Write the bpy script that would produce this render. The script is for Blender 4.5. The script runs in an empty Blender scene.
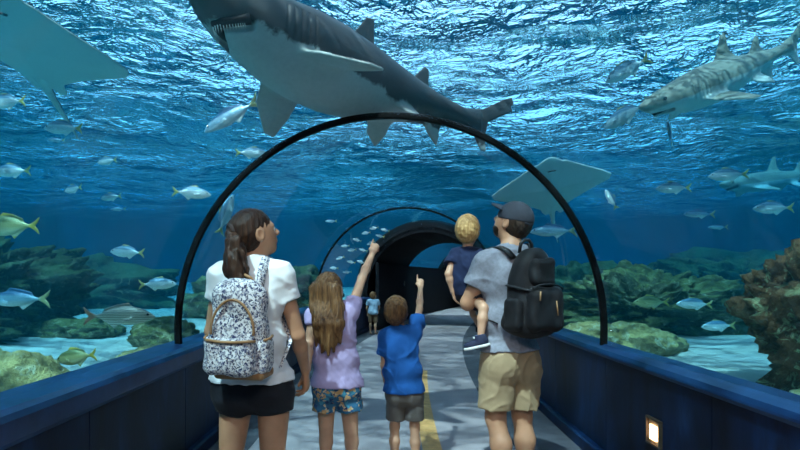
import bpy, bmesh, math, random
import numpy as np
from mathutils import Vector, Matrix, Euler, noise as mnoise
SC = bpy.context.scene
COL = SC.collection
PI = math.pi
# ------------------------------------------------------------------ camera
FPX = 520.0                 # focal length in pixels of the 800 x 450 frame
EYE = 1.33                  # camera height
VPX, VPY = 385.0, 278.0     # where the level optical axis meets the picture
cam = bpy.data.cameras.new('camera'); camo = bpy.data.objects.new('camera', cam); COL.objects.link(camo)
camo.location = (0, 0, EYE); camo.rotation_euler = (PI/2, 0, 0)
cam.sensor_width = 36; cam.lens = 36*FPX/800
cam.shift_x = (400-VPX)/800; cam.shift_y = (VPY-225)/800
cam.clip_start = 0.05; cam.clip_end = 200
SC.camera = camo
# ------------------------------------------------------------------ world, sun, exposure
SUN_EL, SUN_AZ = math.radians(56), math.radians(205)      # azimuth measured from +Y towards +X
w = bpy.data.worlds.new('world'); SC.world = w; w.use_nodes = True
wn = w.node_tree; wn.nodes.clear()
sky = wn.nodes.new('ShaderNodeTexSky'); sky.sky_type = 'NISHITA'; sky.sun_disc = False
sky.sun_elevation = SUN_EL; sky.sun_rotation = SUN_AZ; sky.dust_density = 2.0
bg = wn.nodes.new('ShaderNodeBackground'); bg.inputs['Strength'].default_value = 2.0
wo = wn.nodes.new('ShaderNodeOutputWorld')
hz = wn.nodes.new('ShaderNodeMix'); hz.data_type = 'RGBA'; hz.inputs[0].default_value = .72; hz.inputs[7].default_value = (.95, 1.0, 1.05, 1)   # thin white cloud all over
wn.links.new(sky.outputs[0], hz.inputs[6]); wn.links.new(hz.outputs[2], bg.inputs[0]); wn.links.new(bg.outputs[0], wo.inputs[0])
sun = bpy.data.lights.new('sun', 'SUN'); sun.energy = 16.0; sun.angle = math.radians(1.0); sun.color = (1.0, .97, .9)
suno = bpy.data.objects.new('sun', sun); COL.objects.link(suno)
sd = Vector((math.cos(SUN_EL)*math.sin(SUN_AZ), math.cos(SUN_EL)*math.cos(SUN_AZ), math.sin(SUN_EL)))
suno.rotation_euler = sd.to_track_quat('Z', 'Y').to_euler(); suno.location = (0, 4, 12)
# two spot lamps of the tunnel, fixed under the vault above the viewer
for i, (x, y, z, e) in enumerate([(-.40, .15, 2.40, 34.), (.50, .15, 2.40, 62.)]):
    l = bpy.data.lights.new('tunnel_spot', 'SPOT'); l.spot_size = math.radians(62); l.spot_blend = .8; l.shadow_soft_size = .10; l.energy = e; l.color = (1, .89, .76)
    lo = bpy.data.objects.new('tunnel_spot', l); COL.objects.link(lo); lo.location = (x, y, z)
    lo.rotation_euler = (Vector((x, y, z))-Vector((x*.5, 3.1, .9))).to_track_quat('Z', 'Y').to_euler()
SC.view_settings.view_transform = 'Standard'; SC.view_settings.look = 'None'
SC.view_settings.exposure = 0.0; SC.view_settings.gamma = 1.0; SC.view_settings.use_curve_mapping = False
cy = SC.cycles
cy.use_denoising = True; cy.max_bounces = 8; cy.transparent_max_bounces = 24; cy.volume_bounces = 1
cy.caustics_reflective = False; cy.caustics_refractive = False; cy.sample_clamp_indirect = 6.0
# ------------------------------------------------------------------ small helpers
def P(px, py, y):
    """world point at depth y seen at picture position px, py"""
    s = FPX/y
    return Vector(((px-VPX)/s, y, EYE-(py-VPY)/s))
def tag(o, label=None, cat=None, group=None, kind=None):
    if label: o['label'] = label
    if cat: o['category'] = cat
    if group: o['group'] = group
    if kind: o['kind'] = kind
    return o
def empty(name, loc=(0, 0, 0), rz=0):
    o = bpy.data.objects.new(name, None); COL.objects.link(o); o.location = loc; o.rotation_euler.z = rz
    o.empty_display_size = .1
    return o
def mk(name, verts, faces, m, parent=None, smooth=False):
    me = bpy.data.meshes.new(name); me.from_pydata([tuple(v) for v in verts], [], faces); me.update()
    if m is not None: me.materials.append(m)
    if smooth: me.polygons.foreach_set('use_smooth', [True]*len(me.polygons))
    o = bpy.data.objects.new(name, me); COL.objects.link(o); o.parent = parent
    return o
def bmobj(name, bm, m, parent=None, smooth=False):
    me = bpy.data.meshes.new(name); bm.to_mesh(me); bm.free()
    if m is not None: me.materials.append(m)
    if smooth: me.polygons.foreach_set('use_smooth', [True]*len(me.polygons))
    o = bpy.data.objects.new(name, me); COL.objects.link(o); o.parent = parent
    return o
def tube_mesh(pts, rad, n=8, closed_ends=True, flat=1.0):
    """verts, faces of a tube along pts; rad number or list; flat squashes along the second axis"""
    pts = [Vector(p) for p in pts]; N = len(pts)
    rr = rad if hasattr(rad, '__len__') else [rad]*N
    V, F = [], []
    t0 = (pts[1]-pts[0]).normalized()
    u = t0.orthogonal().normalized()
    for i, p in enumerate(pts):
        t = (pts[min(i+1, N-1)]-pts[max(i-1, 0)]).normalized()
        u = (u-t*u.dot(t)).normalized(); v = t.cross(u)
        for k in range(n):
            a = 2*PI*k/n
            V.append(p+u*(math.cos(a)*rr[i])+v*(math.sin(a)*rr[i]*flat))
    for i in range(N-1):
        for k in range(n):
            F.append((i*n+k, i*n+(k+1) % n, (i+1)*n+(k+1) % n, (i+1)*n+k))
    if closed_ends:
        F.append(tuple(range(n-1, -1, -1))); F.append(tuple((N-1)*n+k for k in range(n)))
    return V, F
def tube(name, pts, rad, m, parent=None, n=8, flat=1.0):
    V, F = tube_mesh(pts, rad, n, True, flat)
    return mk(name, V, F, m, parent, True)
def sm(t): t = min(1, max(0, t)); return t*t*(3-2*t)
# ------------------------------------------------------------------ material helper
class NT:
    def __init__(s, name):
        s.m = bpy.data.materials.new(name); s.m.use_nodes = True; s.t = s.m.node_tree; s.t.nodes.clear()
        s.out = s.n('OutputMaterial')
    def n(s, typ, **kw):
        nd = s.t.nodes.new('ShaderNode'+typ)
        for k, v in kw.items():
            if hasattr(nd, k): setattr(nd, k, v)
        return nd
    def l(s, a, b): s.t.links.new(a, b)
    def coords(s, kind='Object', scale=(1, 1, 1), rot=(0, 0, 0)):
        tc = s.n('TexCoord'); mp = s.n('Mapping'); mp.inputs['Scale'].default_value = scale; mp.inputs['Rotation'].default_value = rot
        s.l(tc.outputs[kind], mp.inputs['Vector']); return mp.outputs[0]
    def noise(s, vec, scale, detail=3, rough=.55, dist=0):
        nd = s.n('TexNoise'); nd.inputs['Scale'].default_value = scale; nd.inputs['Detail'].default_value = detail
        nd.inputs['Roughness'].default_value = rough; nd.inputs['Distortion'].default_value = dist
        if vec is not None: s.l(vec, nd.inputs['Vector'])
        return nd.outputs['Fac']
    def ramp(s, fac, stops, interp='LINEAR'):
        nd = s.n('ValToRGB'); cr = nd.color_ramp; cr.interpolation = interp
        while len(cr.elements) < len(stops): cr.elements.new(.5)
        for e, (p, c) in zip(cr.elements, stops):
            e.position = p; e.color = (*c, 1) if hasattr(c, '__len__') else (c, c, c, 1)
        s.l(fac, nd.inputs[0]); return nd.outputs[0]
    def mix(s, fac, a, b, blend='MIX'):
        nd = s.n('Mix', data_type='RGBA', blend_type=blend)
        for sock, v in ((nd.inputs[0], fac), (nd.inputs[6], a), (nd.inputs[7], b)):
            if hasattr(v, 'is_linked') or hasattr(v, 'links'): s.l(v, sock)
            elif hasattr(v, '__len__'): sock.default_value = (*v, 1)
            else: sock.default_value = v
        return nd.outputs[2]
    def math(s, op, a, b=None):
        nd = s.n('Math', operation=op)
        for sock, v in zip(nd.inputs, (a, b)):
            if v is None: continue
            if hasattr(v, 'links'): s.l(v, sock)
            else: sock.default_value = v
        return nd.outputs[0]
    def bump(s, h, strength=.3, dist=.01):
        nd = s.n('Bump'); nd.inputs['Strength'].default_value = strength; nd.inputs['Distance'].default_value = dist
        s.l(h, nd.inputs['Height']); return nd.outputs[0]
    def bsdf(s, col, rough=.6, normal=None, spec=.4, metal=0, **kw):
        b = s.n('BsdfPrincipled')
        def put(nm, v):
            if hasattr(v, 'links'): s.l(v, b.inputs[nm])
            elif hasattr(v, '__len__'): b.inputs[nm].default_value = (*v, 1) if len(v) == 3 and nm not in ('Subsurface Radius',) else v
            else: b.inputs[nm].default_value = v
        put('Base Color', col); put('Roughness', rough); put('Specular IOR Level', spec); put('Metallic', metal)
        for k, v in kw.items(): put(k, v)
        if normal is not None: s.l(normal, b.inputs['Normal'])
        s.l(b.outputs[0], s.out.inputs[0]); return s.m
def plain(name, col, rough=.6, var=.12, scale=20, bump=.15, spec=.4, metal=0):
    t = NT(name); v = t.coords(); f = t.noise(v, scale, 4)
    a = tuple(c*(1-var) for c in col); b = tuple(min(1, c*(1+var)) for c in col)
    c = t.ramp(f, [(.3, a), (.7, b)])
    nb = t.bump(t.noise(v, scale*5, 3), bump, .004)
    return t.bsdf(c, rough, nb, spec, metal)
# ================================================================== the tunnel and the tank
R = 1.58                   # inner radius of the acrylic vault
ZC = 0.955                 # height of the vault's centre
HP = 0.83                  # parapet height
WFS = {-1: 1.46, 1: 1.53}   # half width of the walkway, left and right
WF = 1.46
SURF = 4.25                # water level
SAND = 0.48
Y_IN, Y_OUT = -5.0, 27.0
def cx(y):
    """x of the walkway's centre line, which bends to the right"""
    return 0.04+.0112*max(0, y-3.6)**2
def stations(y0, y1, d): 
    n = max(1, int(math.ceil((y1-y0)/d))); return [y0+(y1-y0)*i/n for i in range(n+1)]
def frame(y):
    dx = (cx(y+.01)-cx(y-.01))/.02
    t = Vector((dx, 1, 0)).normalized(); side = Vector((t.y, -t.x, 0))
    return Vector((cx(y), y, 0)), side
def sweep(profile, ys, closed=True, caps=True):
    V, F = [], []; n = len(profile)
    for y in ys:
        c, s = frame(y)
        for (u, z) in profile: V.append(c+s*u+Vector((0, 0, z)))
    m = n if closed else n-1
    for i in range(len(ys)-1):
        for k in range(m):
            F.append((i*n+k, (i+1)*n+k, (i+1)*n+(k+1) % n, i*n+(k+1) % n))
    if caps and closed:
        F.append(tuple(range(n))); F.append(tuple((len(ys)-1)*n+k for k in range(n-1, -1, -1)))
    return V, F
TH0 = -math.asin((ZC-HP)/R)-.02       # the vault goes on down to the ledge
def arc(r, n=40, a0=None):
    a0 = TH0 if a0 is None else a0
    return [(r*math.cos(a0+(PI-2*a0)*k/n), ZC+r*math.sin(a0+(PI-2*a0)*k/n)) for k in range(n+1)]
# ---- materials of the shell
def mat_acrylic():
    t = NT('acrylic'); fr = t.n('Fresnel'); fr.inputs['IOR'].default_value = 1.38
    tr = t.n('BsdfTransparent'); tr.inputs[0].default_value = (.985, .99, 1, 1)
    gl = t.n('BsdfGlossy'); gl.inputs['Roughness'].default_value = .02; gl.inputs['Color'].default_value = (.95, .97, 1, 1)
    mx = t.n('MixShader'); ge = t.n('NewGeometry')   # only the air side mirrors: acrylic against water hardly does
    f = t.math('MULTIPLY', t.math('MULTIPLY', fr.outputs[0], t.math('SUBTRACT', 1.0, ge.outputs['Backfacing'])), .35)
    t.l(f, mx.inputs[0]); t.l(tr.outputs[0], mx.inputs[1]); t.l(gl.outputs[0], mx.inputs[2]); t.l(mx.outputs[0], t.out.inputs[0])
    return t.m
def mat_water():
    t = NT('water_body')
    ab = t.n('VolumeAbsorption'); ab.inputs['Color'].default_value = (.28, .73, .84, 1); ab.inputs['Density'].default_value = .34
    sc_ = t.n('VolumeScatter'); sc_.inputs['Color'].default_value = (.03, .50, .66, 1); sc_.inputs['Density'].default_value = .0155
    sc_.inputs['Anisotropy'].default_value = .25
    ad = t.n('AddShader'); t.l(ab.outputs[0], ad.inputs[0]); t.l(sc_.outputs[0], ad.inputs[1]); t.l(ad.outputs[0], t.out.inputs['Volume'])
    return t.m
def mat_surface():
    t = NT('water_surface')
    v = t.coords('Object', (1, 1.0, 1))
    n1 = t.noise(v, 1.1, 2, .5, .6); n2 = t.noise(v, 3.2, 3, .6, .8); n3 = t.noise(v, 9, 3, .6, .4)
    h = t.math('ADD', t.math('ADD', t.math('MULTIPLY', n1, .70), t.math('MULTIPLY', n2, .42)), t.math('MULTIPLY', n3, .15))
    wp = t.ramp(t.noise(t.coords('Object', (.6, 1.0, 1)), .42, 2, .5, .4), [(.36, .34), (.62, 1.0)])
    dn = t.n('VectorMath', operation='DISTANCE'); t.l(v, dn.inputs[0]); dn.inputs[1].default_value = (1.6, 7.0, SURF)   # ripples shaped steeper around this point to brighten the surface, calmer and darker outward
    mr = t.n('MapRange'); mr.interpolation_type = 'SMOOTHSTEP'; t.l(dn.outputs['Value'], mr.inputs[0])
    for q_, v_ in zip(mr.inputs[1:5], (.5, 7.0, 1.45, .62)): q_.default_value = v_
    h = t.math('MULTIPLY', t.math('MULTIPLY', h, wp), mr.outputs[0])
    b = t.n('Bump'); b.inputs['Strength'].default_value = 1.0; b.inputs['Distance'].default_value = 1.0; t.l(h, b.inputs['Height'])
    nb = b.outputs[0]
    fr = t.n('Fresnel'); fr.inputs['IOR'].default_value = 1.45; t.l(nb, fr.inputs['Normal'])
    gl = t.n('BsdfGlossy'); gl.inputs['Roughness'].default_value = .03; gl.inputs['Color'].default_value = (.8, .95, 1, 1); t.l(nb, gl.inputs['Normal'])
    rf = t.n('BsdfRefraction'); rf.inputs['Roughness'].default_value = .03; rf.inputs['IOR'].default_value = 1.33; t.l(nb, rf.inputs['Normal'])
    rf.inputs['Color'].default_value = (.9, 1, 1, 1)
    tr = t.n('BsdfTransparent'); tr.inputs[0].default_value = (.85, .97, 1, 1)
    m1 = t.n('MixShader'); m1.inputs[0].default_value = .5; t.l(rf.outputs[0], m1.inputs[1]); t.l(tr.outputs[0], m1.inputs[2])
    m2 = t.n('MixShader'); t.l(fr.outputs[0], m2.inputs[0]); t.l(m1.outputs[0], m2.inputs[1]); t.l(gl.outputs[0], m2.inputs[2])
    t.l(m2.outputs[0], t.out.inputs[0]); return t.m
def mat_floor():
    t = NT('walkway_floor'); v = t.coords()
    f = t.noise(v, 2.2, 5, .6); g = t.noise(v, 160, 2)
    c = t.ramp(f, [(.3, (.24, .21, .225)), (.7, (.40, .35, .37))])
    c = t.mix(.25, c, t.ramp(g, [(.35, (.08, .08, .10)), (.7, (.55, .55, .58))]))
    return t.bsdf(c, .55, t.bump(g, .25, .003), .4)
def mat_parapet():
    t = NT('painted_parapet'); v = t.coords('Object', (1, 1, .35)); f = t.noise(v, 2.6, 5, .6, .5); g = t.noise(v, 60, 3)
    c = t.ramp(f, [(.36, (.0006, .0016, .006)), (.55, (.0016, .009, .036)), (.75, (.008, .038, .12))])
    return t.bsdf(c, .42, t.bump(g, .12, .003), .18)
def mat_ledge():
    t = NT('painted_ledge'); v = t.coords('Object'); f = t.noise(v, 4, 5, .6, .3)
    c = t.ramp(f, [(.3, (.002, .010, .042)), (.7, (.012, .050, .15))])
    return t.bsdf(c, .3, t.bump(t.noise(v, 50, 3), .1, .003), .5)
def mat_sand():
    t = NT('sand'); v = t.coords(); f = t.noise(v, 1.4, 5, .6); g = t.noise(v, 12, 4, .6, .5)
    c = t.ramp(f, [(.3, (.62, .60, .50)), (.7, (.86, .85, .76))])
    return t.bsdf(c, .9, t.bump(g, .6, .05), .2)
def mat_tankwall():
    t = NT('tank_wall'); v = t.coords(); f = t.noise(v, .5, 5, .6)
    return t.bsdf(t.ramp(f, [(.3, (.01, .045, .10)), (.7, (.03, .10, .19))]), .9)
M_ACR, M_WATER, M_SURF, M_FLOOR, M_PAR, M_LEDGE, M_SAND, M_TANK = mat_acrylic(), mat_water(), mat_surface(), mat_floor(), mat_parapet(), mat_ledge(), mat_sand(), mat_tankwall()
M_RING = plain('black_rubber', (.004, .005, .006), .7, .2, 30, .2, .15)
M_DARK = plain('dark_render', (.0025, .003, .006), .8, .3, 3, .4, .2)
M_YEL = plain('yellow_paint', (.58, .33, .12), .6, .2, 14, .3)
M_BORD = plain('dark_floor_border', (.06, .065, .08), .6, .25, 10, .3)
# ---- floor
YS = stations(Y_IN, Y_OUT, .5)
V, F = sweep([(-1.75, 0), (1.75, 0), (1.75, -.12), (-1.75, -.12)], YS)
tag(mk('floor', V, F, M_FLOOR), 'grey speckled walkway floor of the tunnel', kind='structure')
fl = bpy.data.objects['floor']
def strip(name, u0, u1, y0, y1, z, m):
    V, F = sweep([(u0, z), (u1, z), (u1, z-.02), (u0, z-.02)], stations(y0, y1, .4)); return mk(name, V, F, m, fl)
strip('yellow_stripe', .25, .40, Y_IN, 7.5, .004, M_YEL)
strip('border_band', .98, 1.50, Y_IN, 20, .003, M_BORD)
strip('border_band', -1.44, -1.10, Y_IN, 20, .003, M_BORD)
# ---- parapets with panels, ledge and skirting
for side, nm in ((-1, 'left'), (1, 'right')):
    WF = WFS[side]; NZ = .125 if side < 0 else .055
    core = [(side*(WF+.03), 0), (side*(WF+.03), HP-NZ-.015), (side*(R+.10), HP-NZ-.015), (side*(R+.10), 0)]
    V, F = sweep(core, YS); w_ = mk('wall_'+nm, V, F, M_DARK)
    tag(w_, 'low dark blue painted wall along the %s side of the walkway' % nm, kind='structure')
    y = Y_IN+.3
    while y < 12.5:
        y1 = y+1.195
        V, F = sweep([(side*WF, .10), (side*WF, HP-NZ-.01), (side*(WF+.04), HP-NZ-.01), (side*(WF+.04), .10)], stations(y, y1, .4))
        mk('panel', V, F, M_PAR, w_)
        y += 1.2
    # ledge: rounded nosing, sloping up a little towards the acrylic
    pr = [(side*(WF-.012), HP-NZ-.01), (side*(WF-.022), HP-NZ+.01), (side*(WF-.020), HP-.035), (side*(WF-.008), HP-.012),
          (side*(WF+.02), HP+.004), (side*(R-.01), HP+.014), (side*(R+.10), HP+.014), (side*(R+.10), HP-NZ-.01)]
    V, F = sweep(pr, YS); o = mk('trim_'+('1' if side < 0 else '2'), V, F, M_LEDGE)
    tag(o, 'glossy blue ledge capping the %s parapet' % nm, kind='structure')
    pr = [(side*(WF+.0), 0), (side*(WF-.05), 0), (side*(WF-.05), .085), (side*(WF-.035), .10), (side*(WF+.0), .10)]
    V, F = sweep(pr, YS); o = mk('baseboard_'+nm, V, F, M_PAR); tag(o, 'dark blue skirting at the foot of the %s parapet' % nm, kind='structure')
# ---- acrylic vaults between the joint rings
RINGS = [3.85, 8.95, 13.1]
def vault(n, y0, y1):
    pr = arc(R)+arc(R+.07)[::-1]
    V, F = sweep(pr, stations(y0, y1, .35)); o = mk('window_%d' % n, V, F, M_ACR, smooth=False)
    tag(o, 'clear curved acrylic vault of the tunnel, section %d from the entrance' % n, kind='structure')
    me = o.data
    for p in me.polygons: p.use_smooth = True
    return o
def ring(n, y, w, d, label):
    pr = arc(R-d, 64, TH0+.02); po = arc(R+.02, 64, TH0+.02); V, F = [], []
    for prof_y in (y-w/2, y+w/2):
        c, s = frame(prof_y)
        for a, b in zip(pr, po): V += [c+s*a[0]+Vector((0, 0, a[1])), c+s*b[0]+Vector((0, 0, b[1]))]
    m = 65*2
    for k in range(64):
        i = 2*k
        F += [(i, i+2, i+3, i+1), (m+i, m+i+1, m+i+3, m+i+2), (i, m+i, m+i+2, i+2), (i+1, i+3, m+i+3, m+i+1)]
    F += [(0, 1, m+1, m), (128, m+128, m+129, 129)]
    o = mk('trim_%d' % n, V, F, M_RING); tag(o, label, kind='structure')
    bv = o.modifiers.new('bevel', 'BEVEL'); bv.width = .008; bv.segments = 2; bv.limit_method = 'ANGLE'
    return o
vault(1, Y_IN, 3.82); vault(2, 3.88, 8.92); vault(3, 8.98, 13.0)
ring(3, 3.85, .042, .026, 'thick black joint ring arching over the family')
ring(4, 8.95, .03, .016, 'thin black joint ring arching further down the tunnel')
# dark roofed stretch beyond the third ring, then a last glazed stretch
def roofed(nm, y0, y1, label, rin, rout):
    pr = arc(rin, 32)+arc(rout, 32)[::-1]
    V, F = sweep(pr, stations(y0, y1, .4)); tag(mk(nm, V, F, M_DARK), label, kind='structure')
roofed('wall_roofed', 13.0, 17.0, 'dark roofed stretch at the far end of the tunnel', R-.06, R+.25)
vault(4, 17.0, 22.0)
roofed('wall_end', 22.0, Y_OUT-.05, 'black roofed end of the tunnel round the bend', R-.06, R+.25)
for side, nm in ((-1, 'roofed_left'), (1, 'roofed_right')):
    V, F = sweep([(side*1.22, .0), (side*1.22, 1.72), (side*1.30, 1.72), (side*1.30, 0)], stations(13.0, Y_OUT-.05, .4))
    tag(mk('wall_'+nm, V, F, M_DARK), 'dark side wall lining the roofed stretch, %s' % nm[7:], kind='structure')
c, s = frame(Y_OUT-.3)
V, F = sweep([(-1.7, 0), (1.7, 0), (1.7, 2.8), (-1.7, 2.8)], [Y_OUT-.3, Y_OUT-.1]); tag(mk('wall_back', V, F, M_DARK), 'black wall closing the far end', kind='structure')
# entrance end behind the camera: a plain hall wall with an opening would be out of sight; close it with a dark wall
V, F = sweep([(-1.75, -.1), (1.75, -.1), (1.75, 2.8), (-1.75, 2.8)], [Y_IN-.12, Y_IN]); tag(mk('wall_entrance', V, F, plain('entrance_wall', (.30, .33, .38), .8)), 'grey wall closing the entrance end behind the viewer', kind='structure')
# ---- water: one closed body that arches over the tunnel
XT = 17.0
ZB = -.3
arch = [(u, z) for (u, z) in arc(R+.075, 40)]
arch = [(R+.13, ZB)]+[(R+.13, HP)]+arch+[(-R-.13, HP), (-R-.13, ZB)]
ysw = stations(Y_IN, Y_OUT, .5)
V, F = [], []
n = len(arch)+4
for y in ysw:
    c, s = frame(y)
    V += [Vector((-XT, y, ZB)), Vector((-XT, y, SURF+.05)), Vector((XT, y, SURF+.05)), Vector((XT, y, ZB))]
    V += [c+s*u+Vector((0, 0, z)) for u, z in arch]
for i in range(len(ysw)-1):
    for k in range(n): F.append((i*n+k, i*n+(k+1) % n, (i+1)*n+(k+1) % n, (i+1)*n+k))
F.append(tuple(range(n-1, -1, -1))); F.append(tuple((len(ysw)-1)*n+k for k in range(n)))
wat = mk('water', V, F, M_WATER)
bm = bmesh.new(); bm.from_mesh(wat.data); bmesh.ops.recalc_face_normals(bm, faces=bm.faces); bm.to_mesh(wat.data); bm.free()
tag(wat, 'clear blue sea water filling the tank around the tunnel', 'water', kind='stuff')
# ---- water surface seen from below
random.seed(3)
nx, ny = 170, 160
V, F = [], []
for j in range(ny+1):
    for i in range(nx+1):
        x = -XT+2*XT*i/nx; y = Y_IN+(Y_OUT-Y_IN)*j/ny
        z = .05*math.sin(1.1*x+.7*y)+.04*math.sin(-.8*x+1.7*y+1)+.09*mnoise.noise((x*.8, y*.8, 2))+.04*mnoise.noise((x*1.9, y*1.9, 7))
        V.append((x, y, SURF+z))
for j in range(ny):
    for i in range(nx): a = j*(nx+1)+i; F.append((a, a+1, a+nx+2, a+nx+1))
o = mk('water_surface', V, F, M_SURF, smooth=True); tag(o, 'rippled sunlit water surface seen from below', 'water surface', kind='stuff')
# ---- sand bed and tank walls
def sandz(x, y):
    z = SAND+.10*mnoise.noise((x*.35, y*.35, 0))+.03*mnoise.noise((x*1.3, y*1.3, 4))
    z += .035*max(0, abs(x)-4)+.02*max(0, y-7)
    return z
V, F = [], []
def sandgrid(x0f, x1f, nx, y0, y1, ny):
    b = len(V)
    for j in range(ny+1):
        y = y0+(y1-y0)*j/ny; c, s = frame(y)
        xa, xb = x0f(c.x), x1f(c.x)
        for i in range(nx+1):
            x = xa+(xb-xa)*i/nx; V.append((x, y, sandz(x, y)))
    for j in range(ny):
        for i in range(nx): a = b+j*(nx+1)+i; F.append((a, a+1, a+nx+2, a+nx+1))
sandgrid(lambda c: -XT, lambda c: c-R-.09, 70, Y_IN, Y_OUT, 90)
sandgrid(lambda c: c+R+.09, lambda c: XT, 70, Y_IN, Y_OUT, 90)
o = mk('sand_bed', V, F, M_SAND, smooth=True); tag(o, 'pale rippled sand on the floor of the tank', 'sand', kind='stuff')
def boxv(x0, x1, y0, y1, z0, z1):
    V = [(x, y, z) for z in (z0, z1) for x, y in ((x0, y0), (x1, y0), (x1, y1), (x0, y1))]
    return V, [(0, 3, 2, 1), (4, 5, 6, 7), (0, 1, 5, 4), (1, 2, 6, 5), (2, 3, 7, 6), (3, 0, 4, 7)]
for nm, b in (('wall_tank_left', (-XT-.3, -XT+.02, Y_IN, Y_OUT, -.4, SURF+.6)), ('wall_tank_right', (XT-.02, XT+.3, Y_IN, Y_OUT, -.4, SURF+.6)),
              ('wall_tank_far', (-XT, XT, Y_OUT-.04, Y_OUT+.3, -.4, SURF+.6)), ('wall_tank_near', (-XT, XT, Y_IN-.3, Y_IN+.01, 2.9, SURF+.6)),
              ('wall_tank_near_left', (-XT, -1.74, Y_IN-.3, Y_IN+.01, -.4, 2.9)), ('wall_tank_near_right', (1.8, XT, Y_IN-.3, Y_IN+.01, -.4, 2.9))):
    V, F = boxv(*b); tag(mk(nm, V, F, M_TANK), 'dark blue wall of the tank, ' + nm[10:].replace('_', ' ') + ' side', kind='structure')
# ================================================================== smooth solids: distance fields meshed into one skin
def A(*v): return np.array(v if len(v) > 1 else v[0], dtype=np.float64)
def nrm(v): v = np.asarray(v, float); return v/np.linalg.norm(v)
class Solid:
    def __init__(s): s.p = []; s.disp = None
    def add(s, f, c, r, k=.02, op='u'): s.p.append((f, np.asarray(c, float), r, k, op)); return s
    def cap(s, a, b, ra, rb, k=.02, flat=None, op='u'):
        a, b = A(a), A(b); ba = b-a; bb = ba@ba+1e-12
        def f(p):
            q = p-a
            if flat is not None:
                n, fl = flat; q = q+np.outer(q@n, n)*(1/fl-1); 
                b2 = ba+n*(ba@n)*(1/fl-1); bb2 = b2@b2+1e-12
            else: b2, bb2 = ba, bb
            t = np.clip(q@b2/bb2, 0, 1)
            d = np.sqrt(((q-t[:, None]*b2)**2).sum(1))-(ra+(rb-ra)*t)
            return d*(min(1, flat[1]) if flat is not None else 1)
        return s.add(f, (a+b)/2, np.sqrt(bb)/2+max(ra, rb), k, op)
    def chain(s, pts, rad, k=.02, flat=None):
        for i in range(len(pts)-1): s.cap(pts[i], pts[i+1], rad[i], rad[i+1], k, flat)
        return s
    def cone(s, a, b, ra, rb, k=.02, flat0=False):
        """tapered tube cut square at b (and at a when flat0)"""
        a, b = A(a), A(b); L = np.linalg.norm(b-a); u = (b-a)/L
        def f(p):
            q = p-a; t = q@u; rad = np.sqrt(np.maximum((q*q).sum(1)-t*t, 0)); tt = np.clip(t/L, 0, 1)
            d = rad-(ra+(rb-ra)*tt)
            d = np.maximum(d, t-L)
            d0 = np.sqrt((q*q).sum(1))-ra
            return np.where(t < 0, np.maximum(d, -t) if flat0 else d0, d)
        return s.add(f, (a+b)/2, L/2+max(ra, rb)*1.3, k)
    def ell(s, c, r, k=.02, M=None, op='u'):
        c, r = A(c), A(r); M_ = np.eye(3) if M is None else M
        def f(p):
            q = (p-c)@M_; k0 = np.sqrt(((q/r)**2).sum(1))+1e-9; k1 = np.sqrt(((q/(r*r))**2).sum(1))+1e-9
            return k0*(k0-1)/k1
        return s.add(f, c, r.max(), k, op)
    def box(s, c, r, rd, k=.02, M=None, op='u', taper=0.0):
        c, r = A(c), A(r); M_ = np.eye(3) if M is None else M
        def f(p):
            q = (p-c)@M_
            if taper:
                g = 1-taper*np.clip(q[:, 2]/r[2], -1, 1); q = q.copy(); q[:, 0] = q[:, 0]/g; q[:, 1] = q[:, 1]/g
            e = np.abs(q)-(r-rd)
            return np.sqrt((np.maximum(e, 0)**2).sum(1))+np.minimum(e.max(1), 0)-rd
        return s.add(f, c, np.linalg.norm(r)*1.2, k, op)
    def plane(s, c, n, k=.004):
        """keep the side that n points away from"""
        c, n = A(c), nrm(n)
        return s.add(lambda p: (p-c)@n, c, 1e9, k, 'i')
    def foil(s, o, a, b, poly, t0, tk, tmax, k=.02, curl=0.0):
        """fin: outline poly in the plane of unit axes a, b at o; thin at the rim, thicker inside"""
        o = A(o); a = nrm(a); b = nrm(b); n = np.cross(a, b); n /= np.linalg.norm(n); b = np.cross(n, a); P2 = np.array(poly, float)
        ctr = P2.mean(0); rr = np.sqrt(((P2-ctr)**2).sum(1)).max()+tmax
        def f(p):
            q = p-o; x = q@a; y = q@b; w_ = q@n-curl*y*y
            d2 = np.full(len(p), 1e9); ins = np.zeros(len(p), bool)
            for i in range(len(P2)):
                x0, y0 = P2[i]; x1, y1 = P2[i-1]; ex, ey = x1-x0, y1-y0
                wx, wy = x-x0, y-y0; t = np.clip((wx*ex+wy*ey)/(ex*ex+ey*ey+1e-12), 0, 1)
                d2 = np.minimum(d2, (wx-ex*t)**2+(wy-ey*t)**2)
                c_ = ((y0 > y) != (y1 > y)) & (x < (x1-x0)*(y-y0)/(y1-y0+1e-12)+x0); ins ^= c_
            dd = np.sqrt(d2); th = t0+np.minimum(tmax-t0, tk*dd)
            return np.where(ins, np.abs(w_)-th, np.sqrt(d2+w_*w_)-t0)
        return s.add(f, o+a*ctr[0]+b*ctr[1], rr+abs(curl)*rr*rr, k)
    def loft(s, xs, ry, rz, zc, k=.02, bend=None):
        """body along x with elliptic sections"""
        xs, ry, rz, zc = map(A, (xs, ry, rz, zc)); X0, X1 = xs.min(), xs.max(); od = np.argsort(xs)
        xs, ry, rz, zc = xs[od], ry[od], rz[od], zc[od]
        def f(p):
            x = p[:, 0]; y = p[:, 1]-(bend(x) if bend else 0); xc = np.clip(x, X0, X1)
            a_ = np.interp(xc, xs, ry); b_ = np.interp(xc, xs, rz); z = p[:, 2]-np.interp(xc, xs, zc)
            e = np.sqrt((y/a_)**2+(z/b_)**2); d = (e-1)*np.minimum(a_, b_)
            ex = np.abs(x-xc)
            return np.where(ex > 0, np.sqrt(np.maximum(d, 0)**2+ex**2), d)
        return s.add(f, ((X0+X1)/2, 0, 0), (X1-X0)/2+max(ry.max(), rz.max())+.3, k)
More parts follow.
